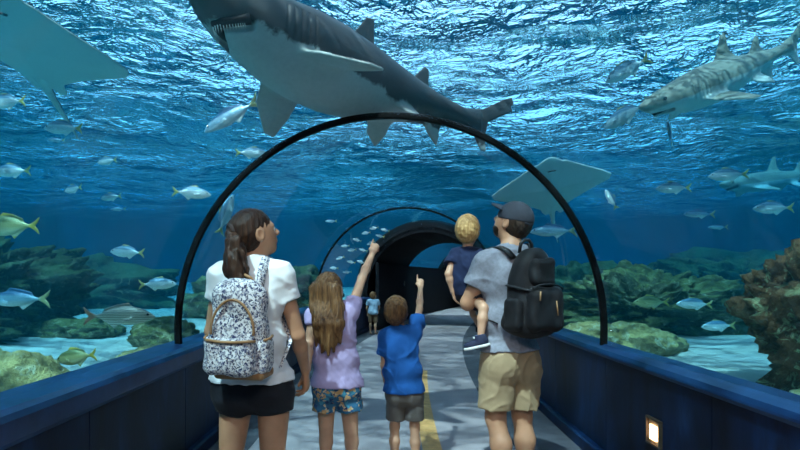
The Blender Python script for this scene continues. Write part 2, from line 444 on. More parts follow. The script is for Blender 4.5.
    def val(s, p, ids=None):
        d = np.full(len(p), 1.0)
        for i in (range(len(s.p)) if ids is None else ids):
            f, c, r, k, op = s.p[i]; e = f(p)
            if op == 'u':
                hh = np.clip(.5+.5*(e-d)/k, 0, 1); d = e*(1-hh)+d*hh-k*hh*(1-hh)
            else:
                if op == 's': e = -e
                hh = np.clip(.5-.5*(e-d)/k, 0, 1); d = e*(1-hh)+d*hh+k*hh*(1-hh)
        if s.disp is not None: d = d+s.disp(p)
        return d
    def mesh(s, h):
        lo = np.full(3, 1e9); hi = -lo
        for f, c, r, k, op in s.p:
            if op == 'u': lo = np.minimum(lo, c-r-k); hi = np.maximum(hi, c+r+k)
        lo -= 3*h; hi += 3*h; B = 14
        nb = np.maximum(1, np.ceil((hi-lo)/(h*B)).astype(int)); D = np.ones(nb*B, np.float32)
        g = np.arange(B)*h; gx, gy, gz = np.meshgrid(g, g, g, indexing='ij'); G = np.stack([gx.ravel(), gy.ravel(), gz.ravel()], 1)
        br = B*h*.87
        cc = np.array([p[1] for p in s.p]); rr = np.array([p[2]+p[3]+br+2*h for p in s.p]); un = np.array([p[4] == 'u' for p in s.p])
        for i in range(nb[0]):
            for j in range(nb[1]):
                for l in range(nb[2]):
                    o = lo+A(i, j, l)*(B*h); ctr = o+B*h/2
                    near = ((cc-ctr)**2).sum(1) < rr**2
                    if not (near & un).any(): continue
                    v0 = s.val(ctr[None], np.nonzero(near)[0])[0]
                    if v0 > br*1.6+.05: continue
                    D[i*B:(i+1)*B, j*B:(j+1)*B, l*B:(l+1)*B] = s.val(G+o, np.nonzero(near)[0]).reshape(B, B, B)
        return surfnet(D, lo, h)
def surfnet(D, org, h):
    S = D < 0
    cnt = np.zeros(np.array(D.shape)-1, np.int8)
    offs = [(a, b, c) for a in (0, 1) for b in (0, 1) for c in (0, 1)]
    nx, ny, nz = cnt.shape
    for a, b, c in offs: cnt += S[a:a+nx, b:b+ny, c:c+nz]
    act = (cnt > 0) & (cnt < 8); I = np.argwhere(act)
    if len(I) == 0: return np.zeros((0, 3)), np.zeros((0, 4), int)
    pos = np.zeros((len(I), 3)); num = np.zeros(len(I))
    for a in offs:
        for ax in range(3):
            if a[ax]: continue
            b = list(a); b[ax] = 1
            d0 = D[I[:, 0]+a[0], I[:, 1]+a[1], I[:, 2]+a[2]].astype(float); d1 = D[I[:, 0]+b[0], I[:, 1]+b[1], I[:, 2]+b[2]].astype(float)
            m = (d0 < 0) != (d1 < 0); t = np.where(m, d0/np.where(m, d0-d1, 1), 0)
            q = np.tile(A(a), (len(I), 1)); q[:, ax] += t
            pos[m] += q[m]; num[m] += 1
    V = org+h*(I+pos/num[:, None])
    vid = np.full(act.shape, -1, np.int64); vid[I[:, 0], I[:, 1], I[:, 2]] = np.arange(len(I))
    Q = []
    for ax in range(3):
        sl0 = [slice(1, -1)]*3; sl1 = [slice(1, -1)]*3; sl0[ax] = slice(0, -1); sl1[ax] = slice(1, None)
        s0 = S[tuple(sl0)]; s1 = S[tuple(sl1)]; E = np.argwhere(s0 != s1)
        if len(E) == 0: continue
        fl = s0[E[:, 0], E[:, 1], E[:, 2]]
        base = E.copy()
        for q in range(3):
            if q != ax: base[:, q] += 1
        u, v = (ax+1) % 3, (ax+2) % 3
        def at(du, dv):
            c = base.copy(); c[:, u] -= du; c[:, v] -= dv; return vid[c[:, 0], c[:, 1], c[:, 2]]
        q4 = np.stack([at(1, 1), at(0, 1), at(0, 0), at(1, 0)], 1); q4[~fl] = q4[~fl][:, ::-1]
        Q.append(q4[(q4 >= 0).all(1)])
    return V, np.concatenate(Q)
def meshobj(name, VF, m, parent=None, smooth=True, relax=0):
    V, Q = VF
    me = bpy.data.meshes.new(name); n, f = len(V), len(Q)
    me.vertices.add(n); me.vertices.foreach_set('co', V.astype(np.float32).ravel())
    me.loops.add(f*4); me.loops.foreach_set('vertex_index', Q.astype(np.int32).ravel())
    me.polygons.add(f); me.polygons.foreach_set('loop_start', np.arange(0, f*4, 4, dtype=np.int32)); me.polygons.foreach_set('loop_total', np.full(f, 4, np.int32))
    me.polygons.foreach_set('use_smooth', np.full(f, smooth)); me.update(calc_edges=True)
    for mm in (m if isinstance(m, (list, tuple)) else [m]): me.materials.append(mm)
    o = bpy.data.objects.new(name, me); COL.objects.link(o); o.parent = parent
    return o
def sines(seed, n, lo, hi, amp, direction=None):
    """soft fold pattern: a sum of sine waves"""
    rs = np.random.RandomState(seed); K = rs.normal(size=(n, 3)); K /= np.linalg.norm(K, axis=1)[:, None]
    if direction is not None: K = K*A(direction); K /= np.linalg.norm(K, axis=1)[:, None]
    K *= rs.uniform(lo, hi, size=(n, 1))*2*PI; ph = rs.uniform(0, 6.28, n)
    return lambda p: amp*np.sin(p@K.T+ph).sum(1)/math.sqrt(n)
def basis(fwd, up):
    """columns: right, forward, up"""
    f = nrm(fwd); u = A(up); u = nrm(u-f*(u@f)); r = np.cross(f, u)
    return np.stack([r, f, u], 1)
# ================================================================== rocks
def mat_rock(name, c0, c1, c2, moss=None):
    t = NT(name); v = t.coords(); f = t.noise(v, 2.2, 7, .65, .4); g = t.noise(v, 14, 6, .65)
    c = t.ramp(f, [(.30, c0), (.52, c1), (.72, c2)])
    c = t.mix(t.math('MULTIPLY', g, .55), c, tuple(x*.35 for x in c1))
    if moss:
        geo = t.n('NewGeometry'); sp = t.n('SeparateXYZ'); t.l(geo.outputs['Normal'], sp.inputs[0])
        a = t.math('ADD', t.math('MULTIPLY', sp.outputs[2], .6), t.math('MULTIPLY', t.noise(v, 5, 5, .6), .9))
        c = t.mix(t.ramp(a, [(.62, 0.), (.86, 1.)]), c, t.mix(t.noise(v, 22, 3), moss, tuple(x*1.7 for x in moss)))
    sp_ = t.ramp(t.noise(v, 7, 5, .7, 1.0), [(.54, 0.), (.66, .75)]); c = t.mix(sp_, c, tuple(min(1, x*1.9) for x in c2))
    return t.bsdf(c, .9, t.bump(t.math('ADD', g, t.math('MULTIPLY', t.noise(v, 45, 4), .4)), 1.0, .09), .2)
M_ROCKB = mat_rock('brown_rock', (.04, .016, .008), (.46, .20, .09), (.90, .50, .25))
M_ROCKG = mat_rock('mossy_rock', (.07, .07, .04), (.24, .22, .12), (.40, .34, .20), (.21, .20, .07))
M_ROCKT = mat_rock('tan_boulder', (.20, .17, .08), (.48, .41, .20), (.72, .62, .36), (.58, .47, .19))
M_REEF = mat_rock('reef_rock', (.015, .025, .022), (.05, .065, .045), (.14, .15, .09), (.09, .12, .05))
def rock(name, c, r, m, label, seed, lump=.35, fine=.10, sub=5, cat='rock', group=None, holes=0.0, rz=0.):
    bm = bmesh.new(); bmesh.ops.create_icosphere(bm, subdivisions=sub, radius=1)
    c = Vector(c)
    for v in bm.verts:
        n = v.co.normalized(); q = n*1.2+Vector((seed*3.1, seed*1.7, seed))
        d = 1+lump*mnoise.noise(q)+lump*.55*mnoise.noise(q*2.1)+fine*mnoise.noise(q*5)+fine*.6*mnoise.noise(q*11)+fine*.3*mnoise.noise(q*23)
        if holes: d -= holes*max(0, mnoise.noise(q*1.7+Vector((9, 2, 5))))**.7
        v.co = Vector((n.x*r[0], n.y*r[1], n.z*r[2]))*d
    o = bmobj(name, bm, m, None, True); o.location = c; o.rotation_euler.z = rz
    tag(o, label, cat, group); return o
def sandrock(px, py_base, y, r, **kw):
    p = P(px, py_base, y); z = sandz(p.x, y)
    return rock('boulder', (p.x, y, z+r[2]*.35), r, **kw)
rock('rock_outcrop', (3.55, 3.85, .88), (.64, .68, .66), M_ROCKB, 'big rugged brown rock standing close beside the right glass', 2, .42, .26, 6, holes=.38)
rock('boulder', (3.30, 3.45, .44), (.50, .40, .22), M_ROCKT, 'low olive boulder at the foot of the big brown rock', 6, .25, .1)
rock('boulder', (2.95, 6.1, .50), (.52, .5, .30), M_ROCKT, 'rounded olive boulder beside the right foot of the black ring', 8, .22, .08)
rock('boulder', (2.38, 6.1, .56), (.36, .36, .26), M_ROCKT, 'small tan boulder behind the man backpack and right parapet', 10, .22, .08)
rock('reef_mound', (4.05, 8.3, .75), (1.55, 1.1, .62), M_ROCKG, 'weedy green reef mound behind the olive boulders on the right', 12, .45, .32, 6, 'reef', holes=.2)
rock('reef_mound', (5.75, 8.0, .62), (.72, .6, .30), M_ROCKG, 'small mossy rock sitting alone on the pale sand at right', 15, .35, .2, 5, 'reef')
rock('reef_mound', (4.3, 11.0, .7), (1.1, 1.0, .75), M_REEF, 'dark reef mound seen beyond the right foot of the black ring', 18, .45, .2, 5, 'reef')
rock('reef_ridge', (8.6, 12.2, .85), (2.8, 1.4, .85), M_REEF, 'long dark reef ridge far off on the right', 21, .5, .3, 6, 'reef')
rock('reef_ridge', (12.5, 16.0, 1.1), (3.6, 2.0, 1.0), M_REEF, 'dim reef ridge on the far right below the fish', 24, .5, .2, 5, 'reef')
rock('boulder', (-2.56, 3.6, .48), (.42, .40, .34), M_ROCKT, 'olive boulder nearest the left glass with a fish above it', 27, .2, .08)
rock('boulder', (-3.05, 3.75, .50), (.50, .45, .36), M_ROCKT, 'tall olive boulder at the left edge of the picture', 30, .25, .1)
rock('boulder', (-2.24, 5.0, .50), (.38, .45, .17), M_ROCKT, 'flat tan boulder beside the left foot of the black ring', 33, .2, .08)
rock('boulder', (-2.85, 6.7, .55), (.40, .4, .26), M_ROCKG, 'mossy rock on the sand behind the left foot of the ring', 36, .3, .12)
rock('boulder', (-4.3, 7.4, .55), (.50, .45, .22), M_ROCKG, 'low mossy rock on the pale sand at left', 37, .3, .12)
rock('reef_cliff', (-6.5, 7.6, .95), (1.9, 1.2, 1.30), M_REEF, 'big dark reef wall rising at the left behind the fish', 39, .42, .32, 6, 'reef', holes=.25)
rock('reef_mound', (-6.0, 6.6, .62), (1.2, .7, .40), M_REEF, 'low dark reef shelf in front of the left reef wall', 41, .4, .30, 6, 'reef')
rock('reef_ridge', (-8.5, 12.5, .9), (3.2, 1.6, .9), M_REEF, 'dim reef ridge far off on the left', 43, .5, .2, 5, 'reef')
rock('reef_mound', (-3.0, 10.5, .75), (1.2, .9, .55), M_ROCKG, 'weedy reef mound seen through the ring beside the woman', 45, .45, .2, 5, 'reef')
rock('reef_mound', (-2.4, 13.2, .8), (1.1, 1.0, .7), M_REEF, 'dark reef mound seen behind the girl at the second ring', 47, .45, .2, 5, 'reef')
# ================================================================== fish
def mat_fish(name, back, flank, belly, tail, stripes=0.):
    t = NT(name); tc = t.n('TexCoord'); sp = t.n('SeparateXYZ'); t.l(tc.outputs['Object'], sp.inputs[0])
    nz = t.noise(tc.outputs['Object'], 18, 3); z = t.math('ADD', sp.outputs[2], t.math('MULTIPLY', t.math('SUBTRACT', nz, .5), .03))
    z = t.math('ADD', t.math('MULTIPLY', z, 3.0), .5)
    c = t.ramp(z, [(.22, belly), (.45, flank), (.60, flank), (.74, back)])
    if stripes:
        w_ = t.n('TexWave'); w_.wave_type = 'BANDS'; w_.bands_direction = 'Z'; w_.inputs['Scale'].default_value = 9; w_.inputs['Distortion'].default_value = 1.5
        t.l(tc.outputs['Object'], w_.inputs[0]); c = t.mix(t.math('MULTIPLY', w_.outputs['Fac'], stripes), c, tuple(x*.45 for x in back))
    x = t.math('ADD', sp.outputs[0], .5)
    tm = t.ramp(x, [(.13, 1.), (.19, 0.)]); fin = t.math('GREATER_THAN', t.math('ABSOLUTE', sp.outputs[2]), .175)
    c = t.mix(t.math('MAXIMUM', tm, fin), c, tail)
    sc_ = t.n('TexVoronoi'); sc_.inputs['Scale'].default_value = 45; t.l(tc.outputs['Object'], sc_.inputs['Vector'])
    return t.bsdf(c, .32, t.bump(sc_.outputs['Distance'], .25, .01), .6, .25)
M_F = {'silver': mat_fish('silver_fish_skin', (.10, .22, .32), (.62, .72, .74), (.85, .88, .85), (.46, .42, .14)),
       'blue': mat_fish('blue_fish_skin', (.03, .11, .22), (.30, .48, .60), (.75, .80, .80), (.36, .38, .18)),
       'olive': mat_fish('olive_fish_skin', (.16, .19, .06), (.46, .46, .20), (.66, .64, .38), (.58, .46, .08)),
       'brown': mat_fish('brown_striped_fish_skin', (.16, .15, .12), (.44, .40, .32), (.62, .60, .52), (.45, .20, .12), .6)}
M_EYE = plain('fish_eye', (.01, .01, .012), .15, .1, 10, 0)
def fish_mesh(kind):
    hh, ww = {'silver': (.150, .062), 'blue': (.115, .058), 'olive': (.165, .07), 'brown': (.135, .065), 'far': (.15, .065)}[kind]
    S = Solid()
    xs = [.50, .47, .42, .34, .22, .08, -.06, -.18, -.27, -.33, -.38]
    pz = [.06, .22, .45, .72, .95, 1., .86, .58, .32, .17, .13]
    zc = [-.02, -.015, -.01, 0, 0, 0, 0, .0, .0, .0, .0]
    S.loft(xs, [max(.012, ww*min(1, a*1.05)) if x > -.3 else .012 for x, a in zip(xs, pz)], [hh*a for a in pz], zc)
    X, Z = A(1, 0, 0), A(0, 0, 1)
    S.foil((-.36, 0, 0), X, Z, [(.02, .018), (-.06, .06), (-.15, .135), (-.12, .055), (-.07, 0), (-.12, -.055), (-.15, -.135), (-.06, -.06), (.02, -.018)], .008, .05, .014, .012)
    S.foil((0, 0, 0), X, Z, [(.20, hh*.85), (.12, hh+.055), (-.04, hh+.03), (-.22, hh*.5+.04), (-.24, hh*.42), (0, hh*.8)], .007, .04, .012, .012)
    S.foil((0, 0, 0), X, Z, [(-.02, -hh*.85), (-.08, -hh-.045), (-.16, -hh*.62-.03), (-.24, -hh*.42), (-.1, -hh*.6)], .007, .04, .012, .012)
    for s in (-1, 1):
        S.foil((.22, s*ww*.85, -.03), nrm(A(-1, s*.45, -.25)), A(0, 0, 1), [(0, .02), (.15, .035), (.17, -.01), (.09, -.035), (0, -.02)], .006, .03, .010, .01)
    return S.mesh(.0125)
FM = {}
def fish_proto(kind):
    if kind not in FM:
        me = meshobj('fish_body', fish_mesh(kind), M_F[kind]); d = me.data; bpy.data.objects.remove(me)
        bm = bmesh.new(); bmesh.ops.create_uvsphere(bm, u_segments=10, v_segments=6, radius=.018)
        e = bpy.data.meshes.new('fish_eye'); bm.to_mesh(e); bm.free(); e.materials.append(M_EYE)
        FM[kind] = (d, e)
    return FM[kind]
def fish(px, py, y, lpx, ang, kind, label, yaw=0., group='fish swimming in the tank', eyes=True, cat='fish', roll=0.):
    """lpx: length in the picture; ang: heading in the picture in degrees (0 right, 90 up); yaw turns the nose away from the viewer"""
    d, e = fish_proto(kind); L = lpx/(FPX/y)/max(.35, math.cos(math.radians(yaw)))
    o = bpy.data.objects.new('fish', d); COL.objects.link(o); o.location = P(px, py, y); o.scale = (L, L, L)
    a = math.radians(ang); yw = math.radians(yaw)
    fwd = Vector((math.cos(a)*math.cos(yw), math.sin(yw), math.sin(a)*math.cos(yw)))
    up = Vector((0, 0, 1)) if abs(fwd.z) < .9 else Vector((-.5, -.6, 0))
    lat = up.cross(fwd).normalized(); up = fwd.cross(lat)
    o.rotation_mode = 'QUATERNION'; o.rotation_quaternion = (Matrix((fwd, lat, up)).transposed()).to_quaternion() @ Euler((math.radians(roll), 0, 0)).to_quaternion()
    tag(o, label, cat, group)
    if eyes:
        ww = {'silver': .062, 'blue': .058, 'olive': .07, 'brown': .065}[kind]
        for s in (-1, 1):
            q = bpy.data.objects.new('eye', e); COL.objects.link(q); q.parent = o; q.location = (.40, s*ww*.55, .022)
    return o
FISH = [
 (6, 102, 4.6, 44, 180, 'silver', 'silver fish cut off by the left edge just below the big ray', 10, 0),
 (63, 128, 5.2, 42, 176, 'silver', 'pale silver fish swimming left below the big ray', 8, 0),
 (56, 140, 6.6, 18, 178, 'blue', 'faint small fish right beneath the silver fish under the big ray', 0, 0),
 (12, 171, 4.8, 40, 180, 'silver', 'bright silver fish at the left edge in open blue water', 6, 0),
 (107, 161, 6.4, 24, 182, 'silver', 'small silver fish halfway between the big ray and the white fish', 20, 0),
 (73, 189, 6.4, 24, 185, 'silver', 'small silver fish left of its twin above the reef wall', 25, 0),
 (111, 197, 6.2, 24, 184, 'silver', 'small silver fish right of its twin above the reef wall', 15, 0),
 (118, 209, 8.5, 16, 180, 'blue', 'dim tiny fish just under the small silver pair', 0, 0),
 (192, 193, 4.6, 38, -4, 'silver', 'white silver fish swimming right toward the black ring', 4, 0),
 (127, 252, 5.2, 36, 176, 'silver', 'silver blue fish left of the ring in mid water', 6, 0),
 (158, 284, 5.2, 36, 2, 'silver', 'silver fish almost touching the left side of the black ring', 6, 0),
 (10, 226, 4.2, 60, 180, 'olive', 'yellow green fish cut off by the left edge before the reef wall', 4, 0),
 (18, 299, 4.4, 66, 180, 'blue', 'long blue silver fish at the left edge low over the reef', 4, 0),
 (120, 316, 4.8, 68, 0, 'brown', 'brown striped fish with reddish tail over the pale sand', 6, 0),
 (76, 357, 3.9, 46, 188, 'olive', 'olive yellow fish swimming over the left boulder', 12, 0),
 (231, 116, 4.3, 64, 207, 'blue', 'dark blue fish gliding nose down left of the shark', 5, 0),
 (283, 105, 4.9, 46, 22, 'blue', 'grey blue fish under the shark belly heading up right', 5, 0),
 (252, 153, 5.6, 32, 0, 'silver', 'silver fish just outside the ring under the shark head', 6, 0),
 (226, 214, 6.4, 42, 75, 'silver', 'pale fish swimming steeply upward inside the ring beside the woman', 10, 0),
 (627, 70, 5.4, 48, 208, 'silver', 'white fish gliding nose down in the bright ripples at upper right', 6, 0),
 (624, 116, 6.0, 22, 200, 'silver', 'round pale fish seen head on in front of the right shark nose', 66, 0),
 (670, 133, 5.6, 28, 95, 'silver', 'small silver fish pointing straight up under the right shark', 10, 0),
 (611, 199, 5.2, 22, 115, 'silver', 'small white fish tilted steeply just outside the right of the ring', 10, 0),
 (553, 231, 6.6, 46, 180, 'blue', 'long blue fish between the man cap and the ring', 6, 0),
 (673, 188, 5.8, 34, 180, 'silver', 'silver fish under the ripples right of the ring', 6, 0),
 (699, 214, 6.4, 30, 178, 'blue', 'dim blue fish in dark water below the silver one at right', 6, 0),
 (728, 175, 5.2, 38, 182, 'silver', 'silver fish passing in front of the faint far shark', 6, 0),
 (773, 208, 5.4, 38, 180, 'silver', 'silver fish above the big brown rock', 6, 0),
 (718, 227, 7.8, 20, 180, 'blue', 'faint thin fish in dark water left of the brown rock', 0, 0),
 (651, 302, 6.4, 34, 180, 'olive', 'olive fish hovering over the green reef mound at right', 6, 0),
 (694, 304, 5.8, 34, 178, 'silver', 'silver fish right of the olive fish over the reef', 6, 0),
 (718, 326, 5.8, 32, 182, 'silver', 'silver fish hovering over the lone mossy rock', 6, 0),
]
for px, py, y, l, a, k, lab, yaw, roll in FISH: fish(px, py, y, l, a, k, lab, yaw, roll=roll)
random.seed(11)
for i, (px, py) in enumerate([(334, 268), (340, 258), (345, 246), (351, 262), (352, 250), (357, 240), (363, 250), (366, 233), (371, 243), (374, 228), (380, 236), (347, 272), (385, 230), (361, 262)]):
    fish(px, py, 10.6+.25*(i % 4), 9, random.uniform(160, 200), 'silver', 'tiny pale fish of the school seen through the second ring', random.uniform(0, 25), 'school of pale fish beyond the second ring', False)
fish(331, 221, 9.6, 12, 180, 'blue', 'tiny dark fish above the second ring left of the school', 0)
# ================================================================== sharks
def mat_shark(name, back, belly, zb, amp, L, slope=0.):
    t = NT(name); tc = t.n('TexCoord'); sp = t.n('SeparateXYZ'); t.l(tc.outputs['Object'], sp.inputs[0])
    n1 = t.noise(tc.outputs['Object'], 5.5/L*3, 6, .65, .5); n2 = t.noise(tc.outputs['Object'], 30, 3)
    z = t.math('ADD', sp.outputs[2], t.math('MULTIPLY', t.math('SUBTRACT', n1, .5), amp))
    z = t.math('SUBTRACT', z, t.math('MULTIPLY', sp.outputs[0], slope))
    c = t.ramp(t.math('ADD', t.math('MULTIPLY', t.math('SUBTRACT', z, zb), 8.0), .5), [(.40, belly), (.60, back)])
    sn = t.n('SeparateXYZ'); t.l(tc.outputs['Normal'], sn.inputs[0])
    fm_ = t.math('MULTIPLY', t.math('GREATER_THAN', t.math('ABSOLUTE', sp.outputs[1]), .125*L), t.ramp(sn.outputs[2], [(.0, 0.), (.25, 1.)]))
    c = t.mix(fm_, c, back)
    c = t.mix(t.math('MULTIPLY', n2, .3), c, tuple(x*.6 for x in back))
    return t.bsdf(c, .45, t.bump(n2, .15, .006), .4)
def shark(name, L, label, mat, bendf=None, grid=.011, gap=True, fat=1.0, pec=1.0):
    xs = [0, -.012, -.04, -.08, -.14, -.20, -.28, -.36, -.45, -.54, -.62, -.70, -.77, -.83, -.88]
    ry = [.010, .022, .042, .060, .078, .090, .098, .098, .090, .074, .057, .041, .029, .021, .014]
    rz = [.008, .018, .034, .050, .066, .080, .091, .094, .086, .070, .054, .040, .030, .024, .022]
    zc = [.018, .016, .012, .008, .004, 0, 0, 0, 0, .002, .005, .008, .011, .014, .017]
    S = Solid(); f = lambda a: [v*L for v in a]
    fx = lambda a: [v*L*fat for v in a]
    S.loft(f(xs), fx(ry), fx(rz), f(zc), bend=bendf)
    X, Z = A(1, 0, 0), A(0, 0, 1)
    by = (lambda x: float(bendf(np.array([x]))[0])) if bendf else (lambda x: 0.)
    sc_ = lambda pts: [(a*L, b*L) for a, b in pts]
    T = (.004*L, .09, .014*L, .02*L)
    S.foil((-.46*L, by(-.46*L), .072*L*fat), X, Z, sc_([(.055, -.02), (.035, .03), (-.015, .105), (-.035, .11), (-.035, .05), (-.06, -.01)]), *T)
    S.foil((-.66*L, by(-.66*L), .042*L*fat), X, Z, sc_([(.035, -.01), (.02, .03), (-.02, .075), (-.03, .07), (-.03, .025), (-.045, -.01)]), *T)
    S.foil((-.70*L, by(-.70*L), -.030*L*fat), X, Z, sc_([(.03, .01), (.01, -.03), (-.025, -.06), (-.032, -.02), (-.04, .01)]), *T)
    # tail
    ta = nrm(A(1, (by(-.80*L)-by(-.88*L))/(.08*L), 0))
    S.foil((-.86*L, by(-.86*L), .016*L), ta, Z, sc_([(.02, .018), (-.05, .045), (-.13, .098), (-.165, .115), (-.172, .10), (-.158, .088), (-.165, .075), (-.12, .048), (-.06, .010), (-.045, -.045), (-.05, -.085), (-.035, -.085), (-.005, -.04), (.025, -.015)]), *T)
    for s in (-1, 1):
        # pectorals and pelvics
        o = A(-.275*L, by(-.275*L)+s*.080*L*fat, -.045*L*fat)
        S.foil(o, A(1, 0, 0), nrm(A(-.15, s*1, -.42)), [(.05*L, -.02*L*1), (.03*L, .06*L*pec), (-.035*L, .150*L*pec), (-.062*L, .155*L*pec), (-.065*L, .08*L*pec), (-.055*L, -.02*L)], *T)
        o = A(-.56*L, by(-.56*L)+s*.05*L*fat, -.05*L*fat)
        S.foil(o, A(1, 0, 0), nrm(A(-.2, s*.8, -.7)), [(.03*L, -.015*L), (.01*L, .035*L), (-.035*L, .065*L), (-.045*L, .03*L), (-.04*L, -.015*L)], *T)
        # gill slits
        for k in range(5):
            x = -(.185+.017*k)*L; a_ = np.interp(x/L, xs[::-1], ry[::-1])*L*fat; b_ = np.interp(x/L, xs[::-1], rz[::-1])*L*fat
            pts = [A(x-.012*L*(abs(q-.1))**1.5, by(x)+s*a_*math.cos(q)*1.005, b_*math.sin(q)*1.005) for q in (-.42, -.15, .12, .38)]
            for i in range(3): S.cap(pts[i], pts[i+1], .0030*L, .0030*L, .004, op='s')
    # mouth: a crescent cut under the snout
    mp = [A(-(.062+.052*abs(math.sin(q))**1.4)*L, .044*L*fat*math.sin(q), -.040*L*fat-.004*L*math.cos(q)+.010*L*abs(math.sin(q))) for q in np.linspace(-1.35, 1.35, 9)]
    for i in range(8): S.cap(mp[i], mp[i+1], .0155*L, .0155*L, .008, op='s')
    root = empty(name)
    meshobj('body', S.mesh(grid), mat, root)
    m_in = plain('shark_mouth', (.025, .012, .014), .6)
    V, F = tube_mesh([p+A(-.002*L, 0, .013*L) for p in mp], .0125*L, 8); mk('mouth', V, F, m_in, root, True)
    V, F = [], []
    for i in range(25):
        q = -1.15+2.3*i/24; b = A(-(.058+.052*abs(math.sin(q))**1.4)*L, .044*L*fat*math.sin(q), -.036*L*fat-.004*L*math.cos(q)+.010*L*abs(math.sin(q)))
        w_ = .0022*L; n0 = len(V); tdir = A(math.cos(q)*0, math.cos(q), 0)*w_
        V += [b-tdir, b+tdir, b+A(w_, 0, 0), b+A(-.004*L, 0, -.016*L)]; F += [(n0, n0+1, n0+3), (n0+1, n0+2, n0+3), (n0+2, n0, n0+3), (n0, n0+2, n0+1)]
    mk('teeth', V, F, plain('tooth', (.8, .78, .7), .3, .05), root)
    for s in (-1, 1):
        bm = bmesh.new(); bmesh.ops.create_uvsphere(bm, u_segments=14, v_segments=8, radius=.0075*L)
        e = bmobj('eye', bm, M_EYE, root, True); e.location = (-.075*L, by(-.075*L)+s*.0570*L*fat, .019*L)
    tag(root, label, 'shark'); return root
def orient(o, nose, tail, roll=0., up=(0, 0, 1)):
    n, t = Vector(nose), Vector(tail); fwd = (n-t).normalized(); lat = Vector(up).cross(fwd).normalized(); u = fwd.cross(lat)
    o.rotation_mode = 'QUATERNION'; o.rotation_quaternion = Matrix((fwd, lat, u)).transposed().to_quaternion() @ Euler((math.radians(roll), 0, 0)).to_quaternion()
    o.location = n
M_SH1 = mat_shark('grey_brown_shark_skin', (.070, .062, .064), (.50, .54, .52), -.085, .20, 3.2, .035)
M_SH2 = mat_shark('tan_shark_skin', (.40, .37, .30), (.74, .76, .72), -.02, .06, 2.4)
nose, tail = P(186, -6, 3.05), P(503, 137, 4.95)
s1 = shark('shark', (nose-tail).length, 'huge grey brown shark with pale belly and toothy mouth overhead', M_SH1, lambda x: .10*np.sin(x*1.3+.2)-.02, grid=.0095, fat=1.12)
orient(s1, nose, tail, 5)
nose, tail = P(641, 112, 5.4), P(815, 40, 5.9)
s2 = shark('shark', (nose-tail).length, 'pale tan shark with pointed snout at upper right', M_SH2, lambda x: -.05*np.sin(x*2.2), fat=.92)
orient(s2, nose, tail, -6)
nose, tail = P(720, 187, 11.5), P(835, 172, 12.2)
s3 = shark('shark', (nose-tail).length, 'faint far shark gliding at the right edge in dark water', M_SH2, lambda x: .06*np.sin(x*1.8), grid=.02, fat=.72, pec=.7)
orient(s3, nose, tail, 0)
# ================================================================== rays
def ray(label, span, m, grid=.014, curl=.12, tail=True, snout=.62):
    S = Solid(); h = span/2
    half = [(snout, 0), (snout-.03, .08), (.5+(snout-.62)*.4, .20), (.50, .25), (.30, .55), (.10, .85), (-.03, 1.0), (-.12, .97), (-.22, .72), (-.36, .42), (-.52, .18), (-.60, .06)]
    poly = [(a*h, b*h) for a, b in half]+[(a*h, -b*h) for a, b in half[::-1][:-1]]
    S.foil((0, 0, 0), A(1, 0, 0), A(0, 1, 0), poly, .008*span, .20, .068*span, .02, curl/span)
    for s in (-1, 1): S.foil((-.52*h, s*.13*h, 0), A(1, 0, 0), A(0, 1, 0), [(.10*h, -.05*h), (.06*h, .10*h), (-.12*h, .10*h), (-.16*h, .02*h), (-.06*h, -.05*h)], .005*span, .06, .012*span, .02)
    if tail: S.chain([A(-.5*h, 0, 0), A(-.9*h, .02*h, .02*h), A(-1.5*h, .1*h, .02*h)], [.03*span, .016*span, .006*span], .03)
    for s in (-1, 1):
        for k in range(5): S.cap((.30*h-.055*h*k, s*(.15-.008*k)*h, -.070*span), (.285*h-.055*h*k, s*(.085-.004*k)*h, -.072*span), .006*span, .006*span, .006, op='s')
    S.cap((.43*h, -.07*h, -.066*span), (.43*h, .07*h, -.066*span), .009*span, .009*span, .006, op='s')
    root = empty('stingray'); meshobj('body', S.mesh(grid), m, root)
    mk('mouth', *tube_mesh([(.43*h, -.065*h, -.060*span), (.437*h, 0, -.061*span), (.43*h, .065*h, -.060*span)], .006*span, 6), plain('ray_mouth', (.10, .07, .07), .6), root, True)
    for s in (-1, 1):
        bm = bmesh.new(); bmesh.ops.create_uvsphere(bm, u_segments=10, v_segments=6, radius=.014*span)
        e = bmobj('eye', bm, M_EYE, root, True); e.location = (.38*h, s*.13*h, .066*span)
    tag(root, label, 'stingray'); return root
def mat_ray(name, top, belly):
    t = NT(name); tc = t.n('TexCoord'); geo = t.n('TexCoord'); sp = t.n('SeparateXYZ'); t.l(tc.outputs['Normal'], sp.inputs[0])
    f = t.noise(tc.outputs['Object'], 6, 5, .6)
    a = t.math('ADD', sp.outputs[2], t.math('MULTIPLY', t.math('SUBTRACT', f, .5), .2))
    c = t.ramp(t.math('ADD', t.math('MULTIPLY', a, .5), .5), [(.50, belly), (.58, top)])
    c = t.mix(t.math('MULTIPLY', t.noise(tc.outputs['Object'], 25, 3), .25), c, (.3, .36, .36))
    return t.bsdf(c, .5, None, .3)
def face(o, loc, fwd, up):
    f = Vector(fwd).normalized(); lat = Vector(up).cross(f).normalized(); u = f.cross(lat)
    o.rotation_mode = 'QUATERNION'; o.rotation_quaternion = Matrix((f, lat, u)).transposed().to_quaternion(); o.location = loc
r1 = ray('big pale bellied ray cut off by the upper left corner', 1.85, mat_ray('ray_skin', (.05, .07, .09), (.78, .80, .74)), snout=.66)
face(r1, P(24, 42, 4.9), (.22, -.86, .40), (.20, .36, .90))
r2 = ray('faint pale ray behind the right side of the black ring', 1.6, mat_ray('pale_ray_skin', (.30, .36, .38), (.80, .84, .82)))
face(r2, P(551, 186, 7.2), (-.25, -.72, .6), (0, .62, .78))
